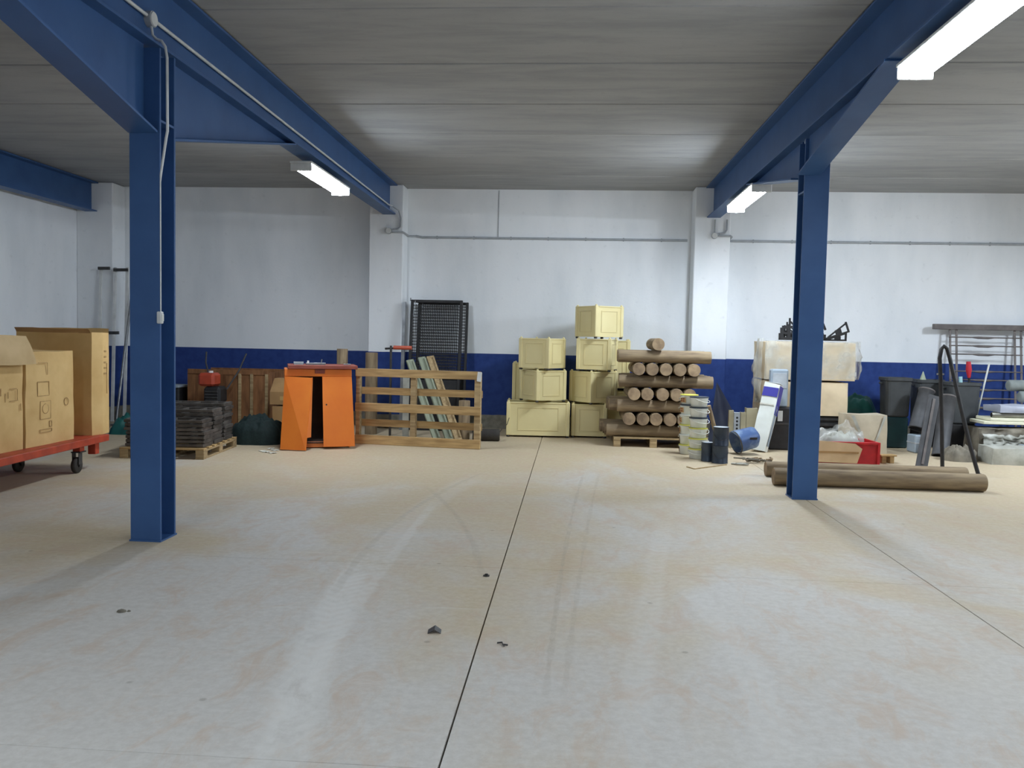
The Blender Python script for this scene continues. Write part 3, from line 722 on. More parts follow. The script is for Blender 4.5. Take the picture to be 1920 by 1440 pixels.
# ------------------------------------------------------------------ old crate, tiller, cartons and net by the wall
def build_left_back():
    Y = 12.75; a = V(352, 700, Y); b = V(503, 700, Y); z = V(430, 694, Y).z; w = b.x-a.x; d = 0.85
    t = thing('wooden_crate', 'old brown plywood crate with open front against the blue wall', 'crate', ((a.x+b.x)/2, Y+d/2, 0))
    def panel(nm, x0, x1, y, zz0, zz1, th=0.018, m=M_CRATEW): return MB().box(((x0+x1)/2, y, (zz0+zz1)/2), (x1-x0, th, zz1-zz0), bev=0.002).build(nm, m, t)
    h = w/2
    panel('front_panel', -h, -h+0.12, -d/2, 0.03, z-0.04); panel('front_panel', -h+0.125, -h+0.27, -d/2+0.01, 0.03, z-0.05)
    panel('front_panel', -h+0.62, -h+0.83, -d/2+0.008, 0.03, z-0.08); panel('front_panel', -h+0.84, -h+1.03, -d/2, 0.03, z-0.02); panel('front_panel', -h+1.035, h, -d/2, 0.03, z-0.03)
    for x in (-h+0.85, -h+1.04, h-0.02): MB().box((x, -d/2-0.02, z/2+0.01), (0.045, 0.022, z-0.12), bev=0.002).build('cleat', M_WOODX, t)
    MB().box((0, -d/2-0.012, z-0.03), (w*0.99, 0.02, 0.075), bev=0.003).build('top_rail', M_CRATEW, t)
    panel('back_panel', -h, h, d/2, 0.03, z)
    for x in (-h, h): MB().box((x, 0, z/2), (0.018, d-0.03, z-0.06), bev=0.002).build('side_panel', M_CRATEW, t)
    MB().box((0, 0, 0.02), (w, d, 0.03)).build('base', M_CRATEW, t)
    # tiller with red engine cover in front of the crate
    Y2 = 12.35; p = V(400, 760, Y2)
    t = thing('garden_tiller', 'red and black motor tiller with two thin handles before the crate', 'tiller', (p.x, Y2, 0))
    o = Vector((p.x, Y2, 0))
    for sx in (-0.17, 0.17):
        MB().cyl((sx-0.03, 0.0, 0.16), (sx+0.03, 0.0, 0.16), 0.155, n=20).build('wheel', M_RUBBER, t)
    MB().box((0, 0, 0.24), (0.26, 0.34, 0.2), bev=0.03).build('gearbox', M_BLACK, t)
    q = V(404, 740, Y2)
    MB().box((q.x-o.x, 0, q.z), (0.26, 0.30, 0.26), bev=0.04).build('engine', M_BLACK, t)
    for k in range(4): MB().box((q.x-o.x, -0.155, q.z-0.08+0.045*k), (0.2, 0.014, 0.018), bev=0.003).build('cooling_fin', M_DSTEEL, t)
    q = V(394, 711, Y2)
    MB().box((q.x-o.x, -0.02, q.z), (0.25, 0.28, 0.2), bev=0.035).build('engine_cover', M_RED, t)
    MB().cyl((q.x-o.x+0.02, -0.02, q.z+0.1), (q.x-o.x+0.02, -0.02, q.z+0.13), 0.035, n=14).build('fuel_cap', M_WHITEPL, t)
    for pts in ([(392, 705), (386, 680), (387, 660)], [(425, 730), (448, 695), (462, 663)]):
        P = [V(x, y, Y2+0.1*k) - o for k, (x, y) in enumerate(pts)]
        MB().tube(P, 0.013).build('handle', M_DSTEEL, t)
    # black plastic tub peeping past the column
    p = V(338, 745, 12.9)
    t = thing('black_crate', 'black plastic crate with grey lid beside the old wooden crate', 'crate', (p.x-0.16, 12.9, 0))
    zt = V(338, 726, 12.9).z
    MB().box((0, 0, zt/2), (0.46, 0.4, zt), bev=0.02).build('body', M_BLACK, t); MB().box((0, 0, zt+0.02), (0.48, 0.42, 0.04), bev=0.01).build('lid', M_GREYPL, t)
    # cartons behind the orange cabinet
    a = V(509, 762, 12.2); b = V(560, 762, 12.2); zt = V(515, 762, 12.2).z
    carton('small_carton', 'brown carton on the floor behind the orange cabinet, lower of two', ((a.x+b.x)/2, 12.45, 0), 0.02, b.x-a.x, 0.42, zt, M_CARDD, 8)
    z2 = V(510, 738, 12.2).z; z3 = V(515, 713, 12.3).z
    t = thing('small_carton', 'brown carton with sloping top behind the orange cabinet, upper of two', 'carton', ((a.x+b.x)/2-0.03, 12.45, zt+0.012))
    w = b.x-a.x+0.03; hh = z2-zt; h3 = z3-zt; t.location.z = zt+0.024
    MB().prism([(-0.2, 0), (0.2, 0), (0.2, h3), (0.0, h3), (-0.2, hh)], w, (-w/2, 0, 0), Matrix(((0, 0, 1), (1, 0, 0), (0, 1, 0)))).build('body', M_CARDD, t)
    MB().box((0, -0.203, hh*0.5), (w*0.3, 0.003, 0.06)).build('tape', M_TAPE, t)
    # net heap
    p = G(478, 838); t = thing('net_heap', 'heap of dark green netting on the floor beside the grating pallet', 'netting', (p.x-0.13, p.y+0.42, 0))
    MB().heap(0.78, 0.6, 0.38, 15, 40, 0.22, 0.55, 2.2).build('folds', M_NET, t)
    rnd = random.Random(3); s = MB()
    for k in range(90):
        a_ = rnd.uniform(0, 6.28); r = rnd.uniform(0.03, 0.33); P = []
        for j in range(6):
            aa = a_+j*rnd.uniform(0.1, 0.5); rr = r*(1+0.1*math.sin(j+k)); q = rr/0.36
            P.append(Vector((rr*math.cos(aa), rr*math.sin(aa)*0.78, max(0.012, 0.36*max(0, 1-q*q)**0.6*(0.82+0.14*rnd.random())))))
        s.tube(P, 0.006, 4)
    o = s.build('strands', M_NET, t); o['kind'] = 'stuff'
    # rubble and paper behind the net
    p = G(481, 805); tag(MB().heap(0.24, 0.2, 0.17, 21, 10, 0.4).build('rubble_lump', M_TARPW, None, (p.x, 12.25, 0)), 'pale grey lump of rubble between the crate and the net heap', 'rubble')
    for k, (px, py) in enumerate([(515, 845), (508, 842), (499, 848), (511, 850), (492, 846)]):
        p = G(px, py); r_ = random.Random(k); s_ = MB()
        s_.grid(lambda u, v: Vector(((u-.5)*0.09, (v-.5)*0.07, 0.006+0.02*abs(noise.noise(Vector((u*3, v*3, k*4.4)))))), 5, 5, False)
        s_.grid(lambda u, v: Vector(((.5-u)*0.09, (v-.5)*0.07, 0.003+0.02*abs(noise.noise(Vector(((1-u)*3, v*3, k*4.4)))))), 5, 5, False)
        tag(s_.build('paper_scrap', M_PAPER, None, (p.x, p.y, -0.002), r_.uniform(0, 3)), 'torn white paper scrap on the floor between net heap and orange cabinet', 'scrap', 'paper scraps by the cabinet')
build_left_back()

# ------------------------------------------------------------------ orange cabinet
def build_cabinet():
    Y = 10.86; c0 = V(597, 700, Y); phi = math.radians(20)
    zt = V(597, 692, Y).z; zb_ = V(597, 706, Y).z
    w = 0.87; d = 0.52; cx = c0.x
    t = thing('orange_cabinet', 'orange metal cabinet with two sloping doors ajar and a board on top', 'cabinet', (cx, Y, 0), phi)
    h = w/2
    MB().box((0, d/2, (zt+zb_)/2), (w, d, zt-zb_), bev=0.006).build('top_band', M_ORANGE, t)
    MB().box((0, d-0.01, zb_/2), (w-0.02, 0.016, zb_-0.004)).build('back', M_INSIDE, t)
    for sx in (-1, 1):
        MB().box((sx*(h-0.012), d/2+0.03, zb_/2), (0.016, d-0.09, zb_-0.004)).build('side', M_ORANGED, t)
    MB().box((0, d/2-0.0, 0.075), (w-0.06, d-0.06, 0.016)).build('bottom', M_INSIDE, t)
    MB().box((0, 0.045, 0.05), (w*0.86, 0.02, 0.075), bev=0.003).build('plinth', M_ORANGED, t)
    MB().box((0.02, -0.004, (zt+zb_)/2+0.02), (0.13, 0.006, 0.06), bev=0.002).build('latch_plate', M_LID, t)
    # doors: leaning panels, wider at the foot and standing proud there
    def door(quad, th, nm):
        m = MB(); q = [Vector(p) for p in quad]; n = (q[1]-q[0]).cross(q[3]-q[0]).normalized()
        vs = q + [p+n*th for p in q]
        m.add(vs, [(0, 1, 2, 3)[::-1], (4, 5, 6, 7), (0, 1, 5, 4), (1, 2, 6, 5), (2, 3, 7, 6), (3, 0, 4, 7)])
        return m.build(nm, M_ORANGE, t)
    dl = [Vector((-h-0.05, -0.12, 0.012)), Vector((-h+0.265, -0.27, 0.012)), Vector((-h+0.345, -0.10, zb_-0.012)), Vector((-h+0.004, -0.008, zb_))]
    ld = door(dl, -0.022, 'door')
    e0, e1 = dl[1].lerp(dl[2], 0.17), dl[2].copy()
    m = MB(); v = [e0, e0+Vector((0.062, 0.09, 0)), e1+Vector((0.016, 0.06, 0)), e1]; vs = v+[p+Vector((-0.006, 0.012, 0)) for p in v]
    m.add(vs, [(0, 1, 2, 3), (7, 6, 5, 4), (0, 4, 5, 1), (1, 5, 6, 2), (2, 6, 7, 3), (3, 7, 4, 0)]); m.build('door_lip', M_ORANGED, ld)
    dr = [Vector((h-0.365, -0.10, 0.035)), Vector((h+0.045, -0.085, 0.035)), Vector((h, -0.012, zb_)), Vector((h-0.385, -0.012, zb_))]
    rd = door(dr, -0.02, 'door')
    k = dr[0].lerp(dr[3], 0.60).lerp(dr[1].lerp(dr[2], 0.60), 0.12)
    n = (dr[1]-dr[0]).cross(dr[3]-dr[0]).normalized()
    MB().cyl(k-n*0.003, k+n*0.003, 0.011, n=12).build('lock_hole', M_BLACK, rd)
    # board on top
    t2 = thing('top_board', 'red-brown board lying on the orange cabinet, jutting past its side', 'board', (cx, Y, zt+0.0005), phi)
    MB().box((0.06, 0.26, 0.026), (0.90, 0.60, 0.05), bev=0.004).build('panel', M_LID, t2)
    MB().box((0.06, -0.045, 0.026), (0.90, 0.008, 0.044), bev=0.002).build('edge_strip', M_LID, t2)
    zz = zt+0.0525
    def onb(x, y): return (cx + x*math.cos(phi)-y*math.sin(phi), Y + x*math.sin(phi)+y*math.cos(phi), zz)
    tl = thing('bar_clamp', 'small pale bar clamp lying on the red-brown board', 'clamp', onb(-0.06, 0.10), phi)
    MB().beam((-0.10, 0, 0.014), (0.16, 0.02, 0.014), 0.028, 0.026, 0.003).build('bar', M_STEEL, tl)
    MB().beam((0.10, 0.01, 0.02), (0.11, 0.01, 0.075), 0.018, 0.014).build('jaw', M_STEEL, tl)
    MB().beam((-0.07, 0.0, 0.02), (-0.07, 0, 0.055), 0.024, 0.03).build('jaw', M_WHITEPL, tl)
    tl = thing('hinge_plate', 'grey folded hinge plate beside the clamp on the board', 'hinge', onb(-0.25, 0.16), phi)
    MB().box((0, 0, 0.005), (0.13, 0.09, 0.008), bev=0.002).build('leaf', M_STEEL, tl)
    MB().box((0.0, 0.055, 0.02), (0.13, 0.012, 0.035), rot('X', -18), bev=0.002).build('leaf', M_STEEL, tl); MB().cyl((-0.066, 0.046, 0.010), (0.066, 0.046, 0.010), 0.008, n=10).build('pin', M_DSTEEL, tl)
    tl = thing('steel_bolt', 'short steel bolt lying at the bare end of the board', 'bolt', onb(0.38, 0.1), phi)
    MB().cyl((-0.03, 0, 0.011), (0.05, 0, 0.011), 0.008, n=10).build('shank', M_STEEL, tl); MB().cyl((-0.042, 0, 0.011), (-0.03, 0, 0.011), 0.0105, n=6).build('head', M_STEEL, tl)
build_cabinet()
# ------------------------------------------------------------------ things between the cabinet and the planters
def standing_post(name, label, px, pyt, Y, r, m=M_LOG, sq=False, group=None):
    p = V(px, pyt, Y); t = thing(name, label, 'post', (p.x, Y, 0), group=group)
    MB().lathe([(r*1.0, 0.0), (r*1.0, 0.02), (r*0.99, p.z-0.008), (r*0.95, p.z)], 20, close=False).build('shaft', m, t)
    MB().cyl((0, 0, p.z-0.004), (0, 0, p.z), r*0.95, n=20).build('cut_end', M_LOGEND, t)
    return t
def build_middle_left():
    standing_post('timber_post', 'round timber post standing behind the orange cabinet', 642, 654, 12.75, 0.085)
    standing_post('timber_post', 'round timber post standing behind the upright pallet slats', 697, 661, 12.7, 0.095)
    p = G(871, 826); standing_post('timber_post', 'short timber post standing behind the outer end of the upright pallet', 871, 751, p.y+0.1, 0.085)
    # big pallet standing on its long edge
    L = G(665, 832); R = G(900, 843); L = Vector((L.x, 11.52, 0)); R = Vector((R.x, 11.27, 0))
    e = (R-L).normalized(); W = (R-L).length; ang = math.atan2(e.y, e.x)
    H = V(900, 697, R.y).z
    t = thing('upright_pallet', 'large open pallet standing on its edge beside the orange cabinet', 'pallet', (L.x, L.y, 0), ang)
    zs = [0.066, 0.295, 0.52, 0.745, H-0.055]; hs = [0.128, 0.10, 0.118, 0.10, 0.112]
    for k, (z, hh) in enumerate(zip(zs, hs)):
        y = -0.024 if k % 2 == 0 else 0.075
        MB().box((W/2, y, z), (W, 0.022, hh), bev=0.003).build('slat', M_WOOD, t)
    for x, ww in ((0.03, 0.06), (W*0.465, 0.075), (W-0.05, 0.085)):
        MB().box((x, 0.025, H/2-0.004), (ww, 0.075, H-0.03), bev=0.003).build('stringer', M_WOODX, t)
    MB().box((W-0.02, -0.04, H-0.07), (0.06, 0.012, 0.13), rot('Y', 6), bev=0.003).build('plastic_scrap', M_WHITEPL, t)
    # red-handled clamp pole
    Y = 12.5; a = V(733, 660, Y); t = thing('clamp_pole', 'dark pole with a red sideways handle behind the upright pallet', 'clamp', (a.x, Y, 0))
    zt = V(733, 648, Y).z; zh = V(755, 652, Y).z; b0 = V(738, 652, Y); b1 = V(772, 653, Y); c0 = V(722, 655, Y)
    MB().box((0, 0, zt/2), (0.032, 0.032, zt), bev=0.004).build('pole', M_DSTEEL, t)
    MB().cyl((b0.x-a.x+0.0, 0, zh), (b1.x-a.x, 0, zh), 0.031, n=14).build('handle', M_ORH, t)
    MB().cyl((c0.x-a.x, 0, zh-0.02), (b0.x-a.x, 0, zh-0.01), 0.016, n=10).build('screw', M_BLACK, t)
    # leaning green-grey slats
    for k, (tx, ty, bx, lab) in enumerate([(768, 675, 820, 'grey-green slat leaning behind the upright pallet, next to the clamp pole'), (790, 670, 843, 'grey-green slat leaning behind the upright pallet, between two others'), (806, 668, 860, 'brown-edged slat leaning behind the upright pallet, next to the short post')]):
        Y0, Y1 = 12.02+0.05*k, 12.5+0.05*k
        top = V(tx, ty, Y1); bot = V(bx, 822, Y0); bot.z = 0.01
        d = top-bot; t = thing('leaning_plank', lab, 'plank', bot, group='planks leaning behind the upright pallet')
        zx = d.normalized(); yx = Vector((1, 0.45, 0)); yx = (yx - zx*yx.dot(zx)).normalized(); xx = yx.cross(zx)
        t.rotation_euler = Matrix((xx, yx, zx)).transposed().to_euler(); L_ = d.length; mm = M_GREENW if k < 2 else M_WOODX
        MB().box((0, 0, L_/2), (0.036, 0.115, L_), bev=0.004).build('board', mm, t)
        MB().box((0.03, 0.035, L_/2), (0.022, 0.03, L_*0.95), bev=0.003).build('edge_batten', mm, t)
    # pale board upright
    a = V(763, 707, 12.35); t = thing('pale_board', 'pale grey upright board behind the centre of the standing pallet', 'board', (a.x, 12.3, 0))
    MB().box((0, 0, a.z/2), (0.095, 0.025, a.z), bev=0.003).build('plank', M_TARPW, t)
    MB().box((0, -0.016, a.z*0.72), (0.09, 0.008, 0.03)).build('batten', M_GREYPL, t)
    # steel angle leaning on the pilaster
    tp = V(758, 566, PY-0.05); t = thing('steel_angle', 'long grey steel angle bar leaning on the pilaster corner', 'steel bar', (tp.x, PY-0.22, 0))
    tip = Vector((0.0, 0.16, tp.z)); m = MB()
    MB().beam((0, 0, 0), tip, 0.05, 0.006, 0, Vector((0, 1, 0))).build('leg_plate', M_STEEL, t); MB().beam((0.025, 0.026, 0), tip+Vector((0.025, 0.026, 0)), 0.006, 0.05, 0, Vector((0, 1, 0))).build('leg_plate', M_STEEL, t)
    # two dark mesh doors leaning on the wall
    def mesh_door(px0, px1, pyt, yb, yt, label):
        a, b = V(px0, pyt, yt), V(px1, pyt, yt); w = b.x-a.x; h = math.hypot(a.z, yt-yb); lean = math.atan2(yt-yb, a.z)
        t = thing('mesh_door', label, 'mesh panel', ((a.x+b.x)/2, yb, 0), rotation=(-lean, 0, 0), group='dark mesh doors leaning on the wall')
        s = 0.045
        for sx in (-1, 1): MB().box((sx*(w/2-s/2), 0, h/2), (s, 0.04, h), bev=0.004).build('stile', M_BLACK, t)
        zr = [s/2, h*0.40, h-s/2]
        for z in zr: MB().box((0, 0, z), (w-2*s, 0.038, s), bev=0.004).build('rail', M_BLACK, t)
        # expanded metal: flat diamond strands
        m = MB(); dx, dz, th = 0.030, 0.05, 0.0086
        def strands(z0, z1):
            nx = int((w-2*s)/dx); nz = int((z1-z0)/dz)
            for i in range(nx):
                for j in range(nz):
                    cx = -w/2+s+dx*(i+.5); cz = z0+dz*(j+.5)
                    P = [(cx-dx/2, cz), (cx, cz+dz/2), (cx+dx/2, cz), (cx, cz-dz/2)]
                    Q = [(cx-dx/2+th*1.35, cz), (cx, cz+dz/2-th*2.2), (cx+dx/2-th*1.35, cz), (cx, cz-dz/2+th*2.2)]
                    vs = [(x, 0.0, z) for x, z in P] + [(x, 0.002, z) for x, z in Q]
                    m.add(vs, [(k, (k+1) % 4, 4+(k+1) % 4, 4+k) for k in range(4)])
        strands(zr[1]+s/2, zr[2]-s/2)
        o = m.build('expanded_mesh', M_BLACK, t); o['kind'] = 'stuff'
        MB().box((0, 0.005, h*0.2), (w-2*s, 0.006, h*0.4-s)).build('kick_plate', M_BLACK, t)
        MB().cyl((-w/2-0.008, 0.0, h-0.02), (-w/2-0.008, 0, h+0.03), 0.012, n=10).build('hinge_pin', M_STEEL, t)
        MB().beam((-w/2+0.05, -0.024, h-0.26), (-w/2+0.075, -0.024, h-0.02), 0.010, 0.008).build('stay_rod', M_STEEL, t)
        return t
    mesh_door(771, 868, 562, 13.40, 13.72, 'dark metal mesh door leaning on the wall, front one of two')
    mesh_door(785, 879, 566, 13.55, 13.85, 'dark metal mesh door behind the other mesh door, against the wall')
    # black roll with white band
    a = G(903, 828); b = G(937, 822); t = thing('black_roll', 'short black roll with a white band beside the standing pallet', 'roll', ((a.x+b.x)/2-0.06, a.y+0.1, 0), 0.12)
    MB().lathe([(0.03, -0.2), (0.085, -0.2), (0.09, -0.19), (0.09, 0.19), (0.085, 0.2), (0.03, 0.2)], 20, (0, 0, 0.092), rot('Y', 90)).build('roll', M_RUBBER, t)
    MB().lathe([(0.0915, -0.15), (0.0925, -0.15), (0.0925, -0.11), (0.0915, -0.11)], 20, (0, 0, 0.092), rot('Y', 90)).build('band', M_WHITEPL, t)
    MB().tube([(0.19, 0, 0.12), (0.26, 0.1, 0.2), (0.32, 0.3, 0.22), (0.36, 0.5, 0.30)], 0.006, 6).build('cable_end', M_RUBBER, t)
build_middle_left()

# ------------------------------------------------------------------ cream planter boxes
def planter(w, d, h, label, loc, rz, foot=0.028, group='cream planter boxes stacked by the wall'):
    t = thing('planter_box', label, 'planter', loc, rz, group)
    ps = 0.06; pw, pd = w/2-ps/2, d/2-ps/2
    z0 = foot; z1 = h-0.006; th = 0.018
    for sx in (-1, 1):
        for sy in (-1, 1):
            MB().box((sx*pw, sy*pd, foot+(h-foot)/2), (ps, ps, h-foot), bev=0.008).build('corner_post', M_CREAM, t)
            MB().lathe([(0.0001, h+0.022), (0.014, h+0.019), (0.018, h+0.010), (0.015, h-0.001)], 12, (sx*pw, sy*pd, 0)).build('knob', M_CREAM, t)
            MB().lathe([(0.016, 0.0), (0.026, 0.006), (0.026, 0.02), (0.02, foot+0.001)], 12, (sx*pw, sy*pd, 0), close=True).build('foot', M_DSTEEL, t)
    for sy in (-1, 1):
        p = MB().box((0, sy*(d/2-0.022), (z0+z1)/2), (w-2*ps, th, z1-z0)).build('panel', M_CREAM, t)
        iw, ih = (w-2*ps)*0.74, (z1-z0)*0.68; zc_ = (z0+z1)/2; y = sy*(d/2-0.0105)
        for q in (-1, 1):
            MB().box((0, y, zc_+q*ih/2), (iw, 0.007, 0.016), bev=0.002).build('moulding', M_CREAMD, p)
            MB().box((q*(iw/2-0.008), y, zc_), (0.016, 0.007, ih-0.02), bev=0.002).build('moulding', M_CREAMD, p)
    for sx in (-1, 1):
        p = MB().box((sx*(w/2-0.022), 0, (z0+z1)/2), (th, d-2*ps, z1-z0)).build('panel', M_CREAM, t)
        iw, ih = (d-2*ps)*0.74, (z1-z0)*0.68; zc_ = (z0+z1)/2; x = sx*(w/2-0.0105)
        for q in (-1, 1):
            MB().box((x, 0, zc_+q*ih/2), (0.007, iw, 0.016), bev=0.002).build('moulding', M_CREAMD, p)
            MB().box((x, q*(iw/2-0.008), zc_), (0.007, 0.016, ih-0.02), bev=0.002).build('moulding', M_CREAMD, p)
    MB().box((0, 0, z0+0.03), (w-0.09, d-0.09, 0.015)).build('bottom', M_CREAM, t)
    for sy in (-1, 1): MB().box((0, sy*(d/2-0.02), z1-0.007), (w-2*ps, 0.034, 0.022), bev=0.004).build('rim', M_CREAM, t)
    for sx in (-1, 1): MB().box((sx*(w/2-0.02), 0, z1-0.007), (0.034, d-2*ps, 0.022), bev=0.004).build('rim', M_CREAM, t)
    return t
def build_planters():
    D = math.radians
    Yf = 12.86; a = V(948, 780, Yf); b = V(1067, 780, Yf); zt = V(1000, 754, Yf).z
    planter(b.x-a.x, 0.52, zt, 'long low cream planter on the floor under two square ones', ((a.x+b.x)/2, Yf+0.26, 0), D(3))
    hL = zt+0.003
    def sq(pxc, rz, z, label, h=0.515, Y=13.10, s=0.545, foot=0.028):
        p = V(pxc, 700, Y); return planter(s, s, h, label, (p.x, Y, z), D(rz), foot)
    hs = (V(1030, 634, 12.85).z-hL)/2-0.003; s1 = hs+0.003
    sq(1018, 33, hL, 'square cream planter turned cornerwise on the long low planter', hs)
    sq(1016, -27, hL+s1, 'topmost square cream planter of the shorter stack', hs)
    a = V(1071, 780, 12.98); b = V(1138, 780, 12.98); zr = V(1100, 758, 12.98).z
    planter(b.x-a.x, 0.54, zr, 'square cream planter at the foot of the taller stack', ((a.x+b.x)/2, 13.25, 0), D(1))
    h2 = zr+0.003; hh = (V(1115, 573, 13.0).z-h2)/3-0.003; s1 = hh+0.003
    sq(1113, 38, h2, 'cornerwise cream planter second from the floor in the taller stack', hh, 13.22)
    sq(1119, -14, h2+s1, 'cream planter third from the floor in the taller stack, under the top one', hh, 13.22, 0.55)
    sq(1121, 35, h2+2*s1, 'topmost cream planter of the taller stack, highest of all', hh, 13.22)
    # second row against the wall, mostly hidden
    a = V(961, 715, 13.62); planter(0.5, 0.42, 1.13, 'tall narrow cream planter half hidden behind the shorter stack', (a.x+0.25, 13.74, 0), 0)
    a = V(1175, 660, 13.70); planter(0.5, 0.42, 0.70, 'cream planter on the floor hidden behind the timber pile', (a.x-0.20, 13.76, 0), 0)
    planter(0.5, 0.42, 0.80, 'cream planter peeping out behind the taller stack, above the timber pile', (a.x-0.20, 13.76, 0.726), 0)
build_planters()

# ------------------------------------------------------------------ timber posts piled crosswise on a pallet
def build_logs():
    Y0 = 11.98; a = V(1153, 836, Y0); b = V(1292, 842, Y0)
    pallet('wooden_pallet', 'wooden pallet under the crosswise pile of round timber', ((a.x+b.x)/2+0.03, Y0+0.52, 0), -0.02, b.x-a.x+0.08, 1.02, 0.14, 8, m=M_WOODX)
    r = 0.089; dl = 2*r; base = 0.1405; rnd = random.Random(8)
    def log_mesh(L):
        return MB().lathe([(r*0.97, -L/2), (r, -L/2+0.012), (r, L/2-0.012), (r*0.97, L/2)], 20)
    def log(L, c, along_x, label, group):
        t = thing('timber_log', label, 'log', c, group=group, rotation=((0, math.pi/2, rnd.uniform(-0.006, 0.006)) if along_x else (math.pi/2, rnd.uniform(0, 6), 0)))
        log_mesh(L).build('bark', M_LOG, t)
        for s in (-1, 1): MB().cyl((0, 0, s*(L/2-0.003)), (0, 0, s*(L/2)), r*0.972, n=20).build('sawn_end', M_LOGEND, t)
        return t
    ends = {1: [1182, 1208, 1233, 1259, 1284], 3: [1190, 1215, 1244, 1270, 1295], 5: [1198, 1223, 1249, 1275, 1301]}
    spans = {0: (1141, 1292), 2: (1160, 1300), 4: (1162, 1340), 6: (1160, 1335)}
    nms = {0: 'resting on the pallet boards', 2: 'in the second sideways row up', 4: 'in the third sideways row up', 6: 'lying sideways on top of the pile'}
    nme = {1: 'lowest', 3: 'middle', 5: 'highest'}
    for k in range(7):
        z = base + r + dl*k*1.002
        if k in ends:
            xs = [V(px, 700, Y0).x for px in ends[k]]
            for i in range(1, 5): xs[i] = max(xs[i], xs[i-1]+dl+0.004)
            for i, x in enumerate(xs):
                pos = ['at the planter end', 'second from the planter end', 'in the middle', 'second from the tub end', 'at the tub end'][i]
                L = 1.02; log(L, (x, Y0-0.02+rnd.uniform(-0.03, 0.02)+L/2, z), False, 'end-on round timber %s of the %s end-on row in the pile' % (pos, nme[k]), 'end-on timbers of the %s row' % nme[k])
        else:
            p0, p1 = spans[k]; x0, x1 = V(p0, 700, Y0).x, V(p1, 700, Y0).x
            nrow = 5 if k < 6 else 4
            for j in range(nrow):
                sh = 0 if j == 0 else rnd.uniform(-0.04, 0.04)
                lab = ('sideways round timber at the open face, ' if j == 0 else 'sideways round timber %s behind the face, ' % ['', 'next', 'second', 'third', 'backmost'][j]) + nms[k]
                log(x1-x0 if j == 0 else 1.25, ((x0+x1)/2+sh, Y0+0.06+r+j*(dl+0.008), z), True, lab, 'sideways timbers of the pile')
    z = base + r + dl*7*1.002; x = V(1235, 643, Y0).x
    log(1.0, (x, Y0+0.52, z), False, 'single round timber lying end-on on top of the whole pile', 'top timber')
build_logs()

